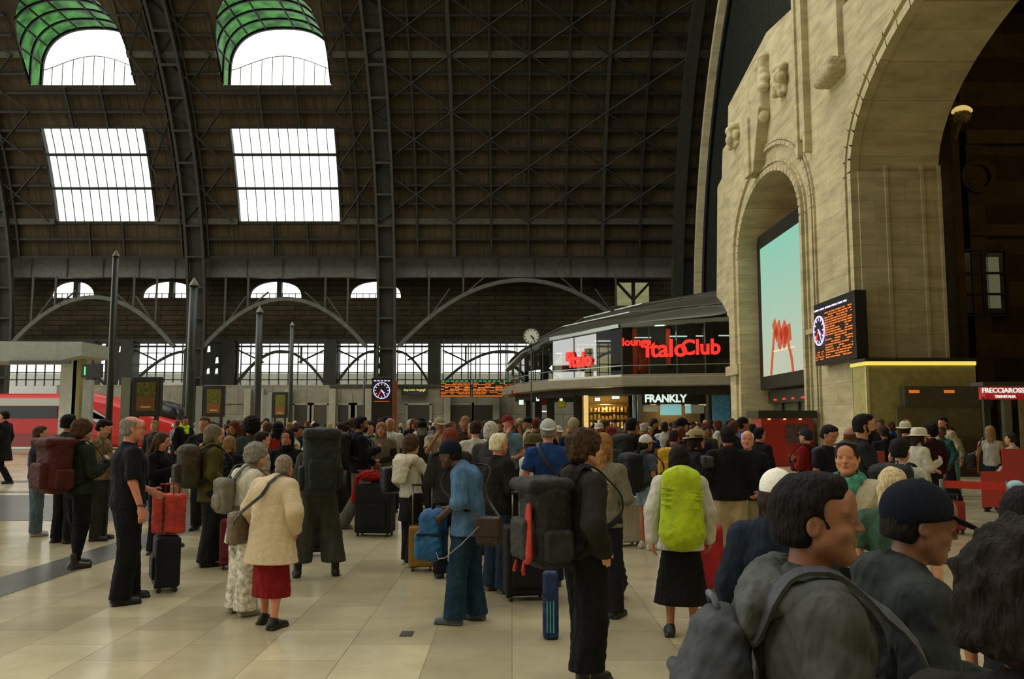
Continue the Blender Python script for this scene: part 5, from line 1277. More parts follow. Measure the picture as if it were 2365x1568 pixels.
# red machine stand in front of the screen arch, and the dark shop inside the arch
t = thing('ticket_machine_stand', 'red ticket machine stand with dark top under the big screen', 'booth', (0, 0, 0)); a = atY(1757, 950, 33.2); b = atY(1882, 950, 33.2)
MB().box((a.x, 33.2, 0), (b.x - .1, 34.6, atY(1800, 966, 33.2).z + .0)).build('cabinet', M_PLAST, t, '#a01c14'); MB().box((a.x - .15, 33.0, 1.86), (b.x + .02, 34.7, 2.15)).build('dark_top', M_METAL, t, '#1a1a14'); MB().box((a.x + .95, 33.16, .9), (b.x - .28, 33.2, 1.62)).build('screen', M_FLOR, t, '#5a4a48')
for i in range(3): MB().box((a.x + .25 + i * .6, 33.05, 1.80), (a.x + .33 + i * .6, 33.15, 1.84)).build('lamp', E_WARM, t)
t = thing('tobacco_shop', 'dim shop front with red dashed sign in the arch below the big screen', 'shop', (0, 0, 0)); X0 = XW + 1.2
MB().box((X0, 34.6, 2.65), (X0 + .3, 44.0, 3.25)).build('canopy', M_METAL, t, '#262a20')
for i, (yc, l) in enumerate(((42.8, .4), (41.4, .4), (40.1, .3), (38.6, .6), (37.4, .4), (36.2, .7), (35.3, .4))): MB().box((X0 - .04, yc - l / 2, 2.78), (X0, yc + l / 2, 2.86)).build('red_dash', E_REDD, t)
MB().box((X0 + .3, 34.6, 0), (X0 + .5, 44.0, 2.65)).build('glazed_wall', M_KI, t, '#4e5038'); S = Solid(.05); S.lump((X0 - .35, 36.4, 3.1), (.14, .14, .14), .02); link('yellow_lamp', S.mesh('l'), E_YEL, t)
for i in range(4): MB().box((X0 + .2, 35.2 + i * 2.4, 0), (X0 + .32, 35.4 + i * 2.4, 2.65)).build('mullion', M_METAL, t, '#1c1c16')

# ---------------------------------------------------------------- lamp posts, columns, totems on the platform side
def pole(px, ytop, Y, w, label, cap=True, col='#2b3028', ext=None):
    a = atY(px, ytop, Y); t = thing('lamp_post', label, 'post', (a.x, Y, 0)); MB().tube([(0, 0, 0), (0, 0, a.z)], [w, w * .9], 10).build('shaft', M_METAL, t, col, smooth=True)
    if cap: MB().lathe([(w * 1.15, a.z), (w * .9, a.z + w * .5), (.01, a.z + w * 1.8)], n=8).build('cap', M_METAL, t, '#6a6650')
    MB().tube([(0, 0, 0), (0, 0, .5)], w * 1.6, 10).build('base', M_METAL, t, col, smooth=True)
    return t
pole(268, 592, 20, .082, 'tall dark green steel post with pointed cap nearest the train'); pole(448, 660, 27, .15, 'thick dark post standing in front of the train nose'); pole(600, 722, 31, .14, 'dark post rising before the middle arched windows'); pole(675, 752, 37, .10, 'thin dark post between the arched windows, shorter than its neighbours'); pole(842, 830, 44, .05, 'very thin dark pole left of the clock totem', cap=False)
def totem(px, Y, lab, py0, py1, pw, side=True):
    a = atY(px, py0, Y); t = thing('advertising_totem', lab, 'totem', (a.x, Y, 0)); w_ = pw / F * Y / 2
    z1 = a.z; z0 = atY(px, py1, Y).z
    MB().box((-w_, 0, z0), (w_, .22, z1)).build('case', M_METAL, t, '#181a13', bevel=.03); 
    pt = MB().box((-w_ * .62, -.012, z0 + .14), (w_ * .7, .0, z1 - .14)).build('poster', M_FLOR, t, '#6a6a32'); MB().box((-w_ * .6, -.02, z0 + .16), (w_ * .66, -.012, z0 + .5)).build('poster_lower_half', M_PAINT, t, '#8a5a34')
    MB().box((-w_ * .3, -.026, z0 + .22), (w_ * .4, -.02, z0 + .27)).build('pale_caption', M_PAINT, t, '#c8b48a')
    for s in (-.7, .7): MB().box((w_ * s - .04, .05, 0), (w_ * s + .04, .17, z0)).build('leg', M_METAL, t, '#20221a')
    if side: MB().box((-w_ - .26, -.02, 0), (-w_ - .03, .3, z1 - .02)).build('side_panel', M_PAINT, t, '#8d9087')
    return t
totem(338, 22, 'large dark framed advertising totem in front of the train nose', 870, 962, 66); totem(494, 31, 'middle dark framed advertising totem beside the thick post', 890, 963, 48); totem(647, 42, 'smallest dark framed advertising totem with wide grey side', 905, 965, 34)
q = atY(622, 930, 44); tag(box('service_cabinet', (q.x - .35, 44, 0), (q.x + .35, 44.6, 3.1), M_PAINT, '#85877d'), 'tall pale grey cabinet beside the smallest totem', 'cabinet')
# platform canopy on pale columns, platform display
t = thing('platform_canopy', 'pale grey platform canopy on two white columns over the train', 'canopy', (-24, 44, 0)); PLc = lambda o: SL(o, t)
a = atY(250, 800, 45); 
a.x -= .9; m = MB(); m.prism([(-36, 4.85), (a.x - 1.2, 4.85), (a.x, 5.15), (a.x, 5.85), (-36, 5.95)], lambda u, v, w: (u, 44 + w, v), 3.0); PLc(m.build('roof_slab', M_PAINT, t, '#8d9084'))
for px, c in ((163, '#b0b3a8'), (182, '#8a8358')): q = atY(px, 900, 45.3); PLc(MB().box((q.x - (.42 if px == 163 else .2), 45, 0), (q.x + (.42 if px == 163 else .2), 45.6, 5.0)).build('column', M_PAINT, t, c))
q = atY(200, 950, 44.6); PLc(MB().box((q.x - .25, 44.6, 0), (q.x + .2, 44.9, 3.9)).build('column', M_PAINT, t, '#8a8c82'))
PLc(MB().box((a.x - 3.6, 43.8, 4.7), (a.x - .5, 44.0, 4.86)).build('beam', M_METAL, t, '#3a3c34'))
q = atY(210, 857, 43); t = thing('platform_display', 'dark platform display with a small green light under the canopy', 'display', (q.x, 43, 0)); MB().box((-.48, 0, q.z - .32), (.5, .25, q.z + .34)).build('case', M_METAL, t, '#161811'); MB().box((-.34, -.02, q.z - .2), (-.26, 0, q.z + .22)).build('green_light', E_GREEN, t); MB().box((-.05, .1, q.z + .34), (.05, .2, 4.85)).build('hanger', M_METAL, t, '#22241c')
# train
t = thing('high_speed_train', 'red and white high-speed train with pointed nose at the platform', 'train', (-20, 52, 0)); TL = lambda o: SL(o, t)
def train_ring(x, top, half, bot=.15):
    return [(x, 52 + 0, bot), (x, 52 - half * .0, bot)] and [(x, 54 - math.copysign(abs(math.cos(a)) ** .45, math.cos(a)) * half, bot + (top - bot) * (.5 + .5 * math.copysign(abs(math.sin(a)) ** .5, math.sin(a)))) for a in [2 * PI * i / 24 for i in range(24)]]
tip = atY(440, 975, 53).x
prof = [(-62, 3.5, 1.45), (tip - 7.2, 3.5, 1.45), (tip - 6.2, 3.5, 1.43), (tip - 5.0, 3.25, 1.4), (tip - 3.6, 2.75, 1.3), (tip - 2.2, 2.2, 1.15), (tip - 1.0, 1.75, .9), (tip - .3, 1.45, .55), (tip, 1.15, .2)]
def shell(zlo, zhi, mat, col, name, off=0.0, xs=None):
    vs = []; fs = []; n = 24
    for x, top, half in (xs or prof): vs += train_ring(x, top, half + off)
    for i in range(len(xs or prof) - 1):
        for j in range(n): fs.append((i * n + j, i * n + (j + 1) % n, (i + 1) * n + (j + 1) % n, (i + 1) * n + j))
    fs += [tuple(range(n)), tuple((len(xs or prof) - 1) * n + j for j in range(n))]
    me = pm(name, vs, fs); o = link(name, me, mat, t, col, smooth=False); TL(o); return o
body = shell(0, 0, M_PLAST, '#b01c18', 'car_body')
fy_ = 52.53
def side(name, poly, col, y=fy_, mat=M_PLAST): m = MB(); m.prism(poly, lambda u, v, w: (u, y - w, v), .03); return TL(m.build(name, mat, t, col))
side('white_stripe', [(-62, 2.7), (tip - 7.4, 2.7), (tip - 5.6, 1.7), (tip - 4.6, 1.75), (tip - 6.9, 3.15), (-62, 3.15)], '#a9aca4')
side('window_band', [(-40, 1.95), (atY(132, 950, 52.5).x, 1.95), (atY(132, 950, 52.5).x, 2.65), (-40, 2.65)], '#12130f'); side('cab_side_window', [(atY(195, 945, 52.5).x, 2.62), (atY(258, 960, 52.5).x, 1.75), (atY(200, 950, 52.5).x, 2.0)], '#12130f')
side('lower_skirt', [(-62, .2), (tip - 6.5, .2), (tip - 6.5, 1.0), (-62, 1.1)], '#7a201a')
S = Solid(.06); S.lump((tip - 3.1, 54, 2.2), (1.9, .95, .95), .05); TL(link('windscreen', S.mesh('w'), M_PLAST, t, '#14140f'))
nx = atY(434, 940, 60).x; t = thing('second_train', 'dark rounded nose of another train behind the red one', 'train', (nx, 60, 0)); S = Solid(.08); S.lump((nx - 2.0, 60, 1.9), (2.0, 1.3, 1.35), .1); S.lump((nx - 6, 60, 1.8), (4.5, 1.4, 1.55), .3); S.cut((0, 0, .05), (0, 0, -1)); SL(link('nose', S.mesh('w'), M_PLAST, t, '#22231e'), t); S = Solid(.04); S.limb((nx - 1.0, 59.0, 2.75), (nx - .4, 59.2, 2.4), .10, .07, .02); SL(link('nose_highlight', S.mesh('h'), M_PLAST, t, '#c8cac0'), t)  # pale streak on the dark nose is a painted highlight
# barrier posts, tape, red panels on the right
def barrier(px, fy, lab, tape=True):
    q = ground(px, fy); t = thing('barrier_post', lab, 'barrier', q); MB().lathe([(.16, 0), (.16, .02), (.04, .05)], n=20).build('base', M_METAL, t, '#24241e'); MB().tube([(0, 0, .04), (0, 0, 1.0)], .03, 10).build('post', M_CHROME, t, '#6a6a62', smooth=True); return t, q
def panel_on_post(px, py, Y, lab, col='#a01c18', w=.34, h=.42):
    q = atY(px, py, Y); t = thing('queue_sign', lab, 'sign', (q.x, q.y, 0)); MB().box((-w / 2, 0, q.z - h / 2), (w / 2, .03, q.z + h / 2)).build('panel', M_PLAST, t, col); MB().tube([(0, .04, .02), (0, .04, q.z)], .02, 8).build('pole', M_METAL, t, '#3a3a34'); MB().lathe([(.15, 0), (.15, .02), (.02, .04)], n=16).build('foot', M_METAL, t, '#22221c'); return t
panel_on_post(2168, 1078, 15.5, 'red sign panel on a stand near the white bucket hats', w=.27, h=.36); panel_on_post(1987, 1080, 13.2, 'narrow red sign panel beside the bearded man in black', w=.10, h=.5); panel_on_post(2030, 1062, 14.5, 'dull red sign panel half hidden behind the two sun hats', w=.2, h=.3, col='#8a2a1c')
t = thing('retractable_barrier', 'red barrier tape stretched between two posts on the ticket side', 'barrier', (0, 0, 0)); A = atY(2175, 1118, 10.6); B = atY(2330, 1140, 10.2)
MB().bar((A.x, A.y, A.z), (B.x, B.y, A.z - .0), .012, .09).build('tape', M_PLAST, t, '#b0281c')
for p in (A, B): MB().tube([(p.x, p.y, .03), (p.x, p.y, A.z + .06)], .03, 10).build('post', M_METAL, t, '#55524a', smooth=True); MB().lathe([(.16, 0), (.16, .02), (.04, .04)], (p.x, p.y, 0), n=18).build('base', M_METAL, t, '#22221c')
for n, (px, py, Y, w, h) in enumerate(((2345, 1085, 13.5, .38, .65), (2310, 1130, 12.2, .5, .5), (2335, 1112, 14.6, .3, .4))): panel_on_post(px, py, Y, ['tall red panel at the frame edge by the booth', 'broad red panel behind the barrier tape', 'small red panel between the two bigger red ones'][n], w=w, h=h, col='#9c221a')
# ---------------------------------------------------------------- the people one can tell apart
def PP(px, ytop, label, fy=None, Y=None, face=0, dy=0, **kw):
    q = ground(px, fy) if fy else None
    y = q.y if fy else Y
    a = atY(px, ytop, y); st = kw.get('stoop', 0); hair = kw.get('hair', 'short')
    H = a.z - {'afro': .05, 'curly': .03, 'bald': -.005, 'crop': 0}.get(hair, .01) - (.02 if kw.get('hat') else 0) + st * .008
    if kw.get('lean'): H = kw.pop('Hm', H)
    face -= math.degrees(math.atan((px - CX) / F))      # headings below are as seen from the camera
    if y < 9.5: kw.setdefault('cell', .0085); kw.setdefault('detail', 1)
    elif y < 14: kw.setdefault('cell', .011); kw.setdefault('detail', 1)
    return person((a.x, y), face, label, H=H, **kw)
def shift(loc, dx, dy=0): return (loc[0] + dx, loc[1] + dy)

# far left
PP(12, 950, 'person in a long dark coat walking along the platform edge past the red train', Y=24, face=60, top='coat', topc='#191919', botc='#16161a', legs='walk', hair='short', hairc='black')
r, g = PP(92, 985, 'woman in a dark violet top and faded jeans facing the red train', fy=1238, face=-80, top='longtee', topc='#1d1b2a', botc='#4f5d66', botm=M_DENIM, shoes='#9a9688', hair='short', hairc='brown', arms=('phone', 'strap'), wide=1.3, legs='close')
tag(shoulder_bag(r, g, 'small white and navy bag at the side of the woman in faded jeans', '#2a2c44', x=-.22, z=1.1, w=.2, h=.18, strap=False), cat='bag')
PP(158, 958, 'black-haired man in dark grey standing behind the dark red backpack', Y=12.3, face=-50, top='jacket', topc='#2a2c2c', botc='#16171a', hair='short', hairc='black', skin='tan')
r, g = PP(190, 968, 'brown-haired backpacker in black shorts over leggings and boots', fy=1311, face=-62, top='jacket', topc='#22291f', bottom='leggings', botc='#101012', shoes='#2c211a', boot=True, hair='curly', hairc='brown', legs='ease', arms=('phone', 'strap'))
link('shorts', bottom_mesh(g, 'shorts', .01, 1.6), M_CLOTH, r, '#121316')
backpack(r, g, 'large dark red trekking backpack on the brown-haired walker', '#471a14', kind='hike', w=.40, h=.62, d=.30, z=1.22)
PP(238, 970, 'person in a mottled tan jacket looking down at a phone beside the brown-haired walker', Y=12.6, face=-110, top='jacket', topc='#6a5c40', botc='#2b2c28', topm=M_FLOR, hair='short', hairc='black', arms=('phone', 'phone'), nod=25)
r, g = PP(303, 965, 'grey-haired man with glasses in black polo and black trousers', fy=1392, face=-76, top='polo', topc='#17181b', botc='#121215', shoes='#141414', hair='bald', hairc='grey', skin='pink', arms=('down', 'carry'), legs='ease', build=1.16, wide=1.5, look=6, face_kw=dict(glasses='#1a1a1a'), sleeve=.85)
MB().tube([g.wr[1] + Vector((math.cos(a) * .034, math.sin(a) * .034, .03)) for a in [i * PI / 8 for i in range(16)]], .008, 6, closed=True).build('wristwatch', M_METAL, r, '#1a1a1a')
q = ground(372, 1368); suitcase((q.x, q.y + .1), -62, 'black trolley case behind the grey-haired man in the black polo', '#15161a', w=.36, h=.50, d=.24, soft=True)
S = Solid(.012); S.block((0, 0, .20), (.15, .09, .20), .03, .01, wob=.006); sb = thing('tote_bag', 'coral red tote bag standing on the black trolley case', 'bag', (q.x + .01, q.y + .1, .57), math.radians(-10)); link('bag_body', S.mesh('b'), M_PACK, sb, '#b03a30')
for y in (-.05, .05): MB().tube([(-.08, y, .38), (-.07, y, .50), (.07, y, .50), (.08, y, .38)], .008, 6).build('bag_handle', M_PACK, sb, '#8a2a24', smooth=True)
MB().box((-.018, -.098, .02), (.0, -.088, .38)).build('dark_band', M_PACK, sb, '#5a1c1a')
PP(372, 1000, 'woman with long wavy brown hair reading a pale leaflet behind the coral tote bag', Y=11.3, face=-120, top='longtee', topc='#141417', botc='#17171c', hair='wavy', hairc='brown', arms=('phone', 'phone'), nod=20)
PP(358, 972, 'man with thin reddish hair far behind the grey-haired man in the black polo', Y=19, face=150, top='shirt', topc='#403c38', hair='crop', hairc='sandy')
r, g = PP(400, 1050, 'blond person in white bending down beside the olive-coated woman', fy=1262, face=-75, top='longtee', topc='#c2bda8', bottom='skirt', botc='#16171d', hair='bob', hairc='blond', lean=40, Hm=1.52, arms=('low', 'carry'), shoes='#3a3a38')
r, g = PP(492, 982, 'woman in an olive jacket and wide dark trousers gripping a trolley handle', fy=1306, face=-76, top='jacket', topc='#46401e', botc='#181a1a', hair='bob', hairc='#6e6450', skin='fair', arms=('handle', 'low'), wide=2.0, legs='ease', hem=.80, shoes='#141414', scarf='#54502a', face_kw={})
backpack(r, g, 'worn brown and olive backpack on the woman in the olive jacket', '#3a3424', w=.32, h=.50, d=.24, z=1.24, pocketc='#2e2a20')
q = ground(534, 1314); suitcase((q.x, q.y + .05), 15, 'burgundy trolley case held by the woman in the olive jacket', '#5c1420', w=.30, h=.52, d=.24, handle=.42, soft=True)
PP(427, 962, 'dark figure with a neon yellow lanyard before the train nose', Y=24, face=-150, top='jacket', topc='#16181a', hair='crop', hairc='black', skin='tan', scarf='#a8d020')
PP(582, 962, 'person with a round dark afro in a slate tee seen from behind', Y=13.6, face=5, top='tee', topc='#39403f', botc='#22242a', hair='afro', hairc='black', skin='brown')
PP(618, 976, 'man with tousled brown hair in a grey-blue shirt right of the dark afro', Y=16, face=-15, top='shirt', topc='#4c5a66', hair='short', hairc='brown')
PP(604, 998, 'person in a cream striped top bending towards the elderly women', Y=11.0, face=-70, top='tee', topc='#8f8e78', topm=M_FLOR, hair='short', hairc='dark', botc='#2a2b30')
PP(530, 1008, 'woman with sandy hair and black top behind the grey-haired lady in white', Y=11.9, face=-30, top='longtee', topc='#17181c', hair='bob', hairc='sandy', botc='#1b1b1f')
r, g = PP(568, 1027, 'elderly grey-haired lady in white blouse and pale printed trousers', fy=1418, face=-66, top='rolled', topc='#c4c1b0', hair='perm', hairc='grey', botc='#c6c2b4', botm=M_FLOR, wide=1.9, arms=('carry', 'low'), stoop=5, hem=.72, shoes='#8c8878', skin='fair', face_kw={})
backpack(r, g, 'small taupe backpack on the elderly lady in white', '#6b6558', w=.24, h=.30, d=.12, z=1.20, strapc='#58534a')
r, g = PP(632, 1057, 'elderly lady in beige cardigan and red skirt seen from behind', fy=1448, face=-40, top='cardigan', topc='#c6b494', topm=M_KNIT, bottom='skirt', botc='#7a1a1c', hair='crop', hairc='#857868', skin='pink', stoop=7, arms=('pocket', 'slack'), legs='ease', build=1.18, shoes='#17140f', hem=.64, bhem=.30, look=-14, face_kw=dict(glasses='#3a3a30'), cell=.008, infl=.040)
A = g.sh[1].lerp(g.nb, .45) + g.up * .06; pts = [A + Vector((0, .06, .01)), A + Vector((-.01, -.04, .0)), A + Vector((-.06, -.16, -.12)), Vector((-.12, -.25, .95)), Vector((-.25, -.18, .86)), Vector((-.33, -.06, .90))]
s_ = thing('crossbody_strap_bag', 'taupe bag hanging by a black strap on the beige cardigan', 'bag', r.location, r.rotation_euler.z)
m = hug(g, pts, w=.026, t=.008, steps=6)
m.build('strap', M_LEATH, s_, '#15130f'); S = Solid(.01); S.block((-.33, -.02, .80), (.055, .12, .14), .04, .01, wob=.006); link('pouch', S.mesh('p'), M_LEATH, s_, '#6a5c48')
r, g = PP(664, 994, 'woman in a black headscarf facing the camera behind the elderly ladies', Y=11.4, face=165, top='jacket', topc='#141416', hair='scarf', hairc='#121214', skin='tan', botc='#151518', face_kw=dict(lips='#6a3a30'), arms=('fold', 'fold'))
r, g = PP(738, 992, 'backpacker in wide grey trousers and boots standing legs apart', fy=1331, face=4, top='hoodie', topc='#3d4136', botc='#3a3a33', wide=3.0, legs='apart', boot=True, shoes='#17150f', hair='short', hairc='dark', arms=('fold', 'fold'), bhem=.17)
backpack(r, g, 'tall dark grey trekking backpack hiding its wearer in wide trousers', '#242a27', kind='hike', w=.38, h=.70, d=.30, z=1.37, pocketc='#1c2220')
q = ground(742, 1282); suitcase((q.x, q.y), 0, 'black case half hidden behind the wide grey trousers', '#1a1b1d', w=.4, h=.5, d=.24, soft=True)
r, g = PP(832, 963, 'bearded man in black with pale trousers near the big black suitcase', Y=13.9, face=-78, top='jacket', topc='#131417', botc='#5d5c54', hair='short', hairc='black', skin='olive', arms=('phone', 'carry'), wide=1.7, legs='walk', face_kw=dict(beard='#161412'), shoes='#8a8678')
backpack(r, g, 'black backpack on the bearded man by the big suitcase', '#141619', w=.33, h=.46, d=.20, z=1.28)
r, g = PP(881, 976, 'woman with long light brown hair and grey fur vest facing the camera', Y=14.7, face=172, top='vest', topc='#6e6552', topm=M_HAIR, hair='wavy', hairc='sandy', botc='#1a1713', arms=('low', 'fold'), skin='pink', face_kw=dict(lips='#9a4a3c'))
link('sweater', top_mesh(g, 'longtee', .011), M_CLOTH, r, '#2c231c')
q = ground(862, 1240); suitcase((q.x, q.y + .15), -8, 'very large black suitcase with a red jacket thrown over it', '#17181a', w=.56, h=.72, d=.32, soft=True)
S = Solid(.014); S.lump((-.08, 0, .07), (.17, .13, .085), .03, wob=.02); S.lump((-.02, 0, .05), (.22, .14, .04), .03, wob=.015); S.limb((-.28, -.05, .03), (-.31, -.06, -.30), .035, .05, .03, wob=.01)
rj = tag(link('jacket', S.mesh('j'), M_CLOTH, None, '#8a1a16'), 'crumpled red jacket lying on the very large black suitcase', 'jacket'); rj.location = (q.x, q.y + .15, .825)
r, g = PP(950, 1003, 'curly-haired person with white sweater over the shoulders and dark tunic', fy=1306, face=-50, top='longtee', topc='#b8b4a4', bottom='trousers', botc='#211b19', hair='curly', hairc='brown', arms=('reach', 'handle'), legs='ease', shoes='#b0ab9a', wide=1.3)
link('tunic', bottom_mesh(g, 'miniskirt', .011, 1.6, .60), M_CLOTH, r, '#1b1819')
S = Solid(.011); S.limb(g.nb + Vector((-.14, -.05, -.01)), g.nb + Vector((.14, -.05, -.01)), .06, .06, .03, wob=.006); S.limb(g.nb + Vector((0, -.13, -.04)), g.nb + Vector((-.02, -.15, -.26)), .055, .045, .04, (1, 0, 0), 2.8, wob=.008); link('shawl_sweater', S.mesh('s'), M_KNIT, r, '#c4bea9')
shoulder_bag(r, g, 'black shoulder bag on the person with the white shoulder sweater', '#15151a', x=-.30, z=1.0, w=.38, h=.32, d=.13)
q = ground(972, 1320); suitcase((q.x, q.y + .08), 5, 'mustard yellow hard trolley case with raised handle', '#8a6414', w=.30, h=.46, d=.22, handle=.46)
r, g = PP(1040, 989, 'red-brown haired person in a charcoal jacket seen from behind', Y=9.6, face=8, top='jacket', topc='#2b2c29', botc='#1a1b1e', hair='bob', hairc='red', arms=('down', 'fold'))
r, g = PP(1083, 1019, 'man in navy cap, denim shirt and jeans holding a blue backpack', fy=1436, face=72, top='rolled', topc='#48698a', topm=M_DENIM, botc='#1b3242', botm=M_DENIM, hair='crop', hairc='black', hat='cap', hatc='#131a26', skin='dark', arms=('carry', 'low'), legs='ease', stoop=8, wide=1.5, hem=.82, shoes='#4a545a', nod=12, sleeve=1.1, cell=.008, face_kw=dict(brows=False), infl=.036)
bp = thing('backpack', 'bright blue backpack carried in the hands of the man in denim', 'backpack', world(r, (.04, .34, 0)), r.rotation_euler.z + .2); bp.location.z = 0
S = Solid(.009); S.block((0, 0, .72), (.17, .11, .22), .08, .01, wob=.006); link('pack', S.mesh('p'), M_PACK, bp, '#22547f'); S = Solid(.009); S.block((.0, .10, .63), (.13, .05, .12), .04, .01, wob=.004); link('front_pocket', S.mesh('p'), M_PACK, bp, '#285f8c')
S = Solid(.009); S.block((0, .005, .735), (.175, .118, .014), .01, .004); link('dark_band', S.mesh('p'), M_PACK, bp, '#10161c'); MB().tube([(-.04, 0, .92), (-.035, 0, .99), (.035, 0, .99), (.04, 0, .92)], .01, 8).build('grab_handle', M_PACK, bp, '#10161c', smooth=True)
MB().box((.171, -.03, .56), (.176, .04, .60)).build('grey_label', M_PAINT, bp, '#9a9c94')
for x in (-.07, .07): MB().tube([(x, -.10, .52), (x, -.13, .44), (x, -.09, .42), (x, -.06, .50)], .009, 6).build('hanging_strap', M_PACK, bp, '#10161c', smooth=True)
shoulder_bag(r, g, 'dark brown leather bag at the hip of the man in denim', '#2c1a10', x=-.22, z=.80, y=-.25, w=.22, h=.24, d=.12, cross=True)
ch = [world(r, p) for p in [(-.28, -.20, .86), (-.34, -.05, .70), (-.32, .10, .58), (-.2, .2, .55), (-.08, .27, .60), (-.02, .30, .78)]]
tag(MB().tube(ch, .0045, 6).build('key_cord', M_METAL, None, '#8a8672', smooth=True), 'pale looped cord hanging between the blue backpack and the brown bag', 'cord')
r, g = PP(1150, 1002, 'white-haired man in a dark jacket and blue jeans behind the denim man', fy=1366, face=-50, top='jacket', topc='#1a1a16', botc='#1f2d3c', botm=M_DENIM, hair='short', hairc='#d8cfae', skin='pink', arms=('carry', 'down'), wide=1.5, shoes='#5c564c', build=1.08)
PP(1134, 977, 'woman with curly silver hair just behind the white-haired man', Y=11.2, face=-20, top='jacket', topc='#3a3a3c', hair='perm', hairc='silver')
r, g = PP(1098, 973, 'dark-haired person in a white top with thin straps across the back', Y=12.6, face=5, top='tee', topc='#b9b7ac', hair='short', hairc='dark', arms=('strap', 'strap'))
q = ground(1214, 1386); suitcase((q.x, q.y + .05), 10, 'tall black trolley case beside the jeans of the white-haired man', '#141414', w=.42, h=.66, d=.27, soft=True, handle=.3)
r, g = PP(1266, 968, 'man in a blue shirt wearing a two-tone white and grey cap backwards', fy=1352, face=0, top='tee', topc='#1e3c6c', botc='#1c2838', botm=M_DENIM, hair='crop', hairc='grey', hat='cap', hatc='#a8a9a0', visor=-1, skin='pink', arms=('fold', 'down'), legs='close')
m = MB(); pts = [g.sh[-1].lerp(g.nb, .4) + Vector((0, .04, .085)), g.sh[-1].lerp(g.nb, .4) + Vector((0, -.09, .04)), g.T(0, -.185, 1.28), g.T(.12, -.17, 1.12), g.T(.19, -.08, 1.0)]
m = hug(g, pts, w=.036, t=.008)
m.build('chest_strap', M_LEATH, r, '#14181f')
PP(1232, 1000, 'woman in an olive bucket hat and white blouse behind the trekking backpack', Y=9.8, face=-55, top='shirt', topc='#b7b5a4', hair='bob', hairc='brown', hat='bucket', hatc='#4f4a2c', arms=('phone', 'strap'))
# backpacker in black
r, g = PP(1348, 990, 'tall backpacker in charcoal shirt and wide black cropped trousers', Y=5.62, face=-64, top='hoodie', topc='#25241f', botc='#100f0e', wide=2.2, hair='curly', hairc='#3a2c1c', arms=('pocket', 'strap'), legs='ease', boot=True, shoes='#0f0e0c', cell=.007, bhem=.17, look=8, haircell=.006)
def straps(root, Q, w, h, d, fr):
    S = Solid(.009); S.limb(Q(w * .30, d * .58, h * .20), Q(w * .24, d * .60, -h * .30), .035, .075, .02, fr[1], .35); link('orange_panel', S.mesh('o'), M_PACK, root, '#a03020')
    for k in (0, 1): MB().tube([Q(w * .15 - .12 * k, d * .62, -h * .42), Q(w * .18 - .14 * k, d * .66, -h * .52), Q(w * .1 - .16 * k, d * .6, -h * .56)], .012, 6).build('orange_strap', M_PACK, root, '#a03020', smooth=True)
    MB().tube([Q(-w * .5, d * .3, h * .05), Q(-w * .55, d * .34, -h * .05), Q(-w * .5, d * .36, -h * .15)], .012, 6).build('side_cord', M_PACK, root, '#3a6a3c', smooth=True)
backpack(r, g, 'big black and grey trekking backpack with orange-red panel', '#1d1c19', kind='hike', w=.36, h=.54, d=.27, z=1.14, pocketc='#24231f', extra=straps, cell=.008)
q = ground(1420, 1384); t = thing('duffel_bag', 'black duffel bag standing upright behind the wide black trousers', 'bag', (q.x, q.y + .12, 0)); S = Solid(.01); S.limb((0, 0, .14), (-.03, 0, .52), .135, .10, .03, wob=.012); S.lump((-.10, 0, .55), (.10, .1, .12), .05, wob=.01); S.cut((0, 0, .005), (0, 0, -1)); link('bag_body', S.mesh('b'), M_PACK, t, '#141312'); MB().tube([(-.08, -.1, .55), (-.05, -.14, .72), (.0, -.12, .6)], .012, 6).build('carry_strap', M_PACK, t, '#1d1c1a', smooth=True)
q = ground(1273, 1480); t = thing('umbrella_case', 'narrow navy and turquoise sports bag by the black boots', 'bag', (q.x, q.y + .08, 0)); S = Solid(.009); S.block((0, 0, .26), (.062, .07, .26), .03, .01, wob=.004); link('bag_body', S.mesh('b'), M_PACK, t, '#1b2c4c')
for x in (-.03, -.005, .02): MB().box((x - .006, -.078, .06), (x + .006, -.07, .30)).build('turquoise_stripe', M_PACK, t, '#4a8a94')
PP(1392, 1002, 'woman with long light brown hair hidden behind the tall backpacker', Y=7.7, face=-25, top='shirt', topc='#6c6654', hair='long', hairc='#8a6238', botc='#1c1c1e', arms=('fold', 'fold'))
r, g = PP(1458, 966, 'dark-haired man with a black backpack left of the girl in denim shorts', Y=13.3, face=-30, top='jacket', topc='#20221f', botc='#1d1e22', hair='short', hairc='black', skin='tan', arms=('strap', 'strap'))
backpack(r, g, 'black backpack on the dark-haired man near the denim shorts', '#191c1a', w=.34, h=.50, d=.24, z=1.26)
r, g = PP(1490, 1002, 'woman in white cap, grey tee and pale denim shorts', fy=1268, face=-55, top='tee', topc='#4a555e', bottom='shorts', botc='#7f96a8', botm=M_DENIM, hair='pony', hairc='dark', hat='cap', hatc='#c9c9be', skin='#a86a4a', shoes='#b8b4a4', arms=('low', 'slack'), wide=1.3, bhem=.66)
backpack(r, g, 'black day pack on the woman in pale denim shorts', '#16181a', w=.34, h=.52, d=.24, z=1.18)
q = ground(1452, 1262); suitcase((q.x - .02, q.y + .1), 25, 'off-white hard suitcase behind the woman in denim shorts', '#a8a594', w=.38, h=.62, d=.24)
q = ground(1412, 1190); suitcase((q.x, q.y), 5, 'bright blue suitcase in the gap right of the tall backpacker', '#1f3f7c', w=.30, h=.55, d=.24)
r, g = PP(1556, 994, 'man with a shaved head wearing a yellow backpack', Y=12.7, face=-20, top='tee', topc='#34405a', hair='crop', hairc='dark', skin='tan', botc='#1c1c1e')
backpack(r, g, 'yellow backpack with black straps near the straw hat', '#b08a18', w=.30, h=.40, d=.18, z=1.24, dx=0)
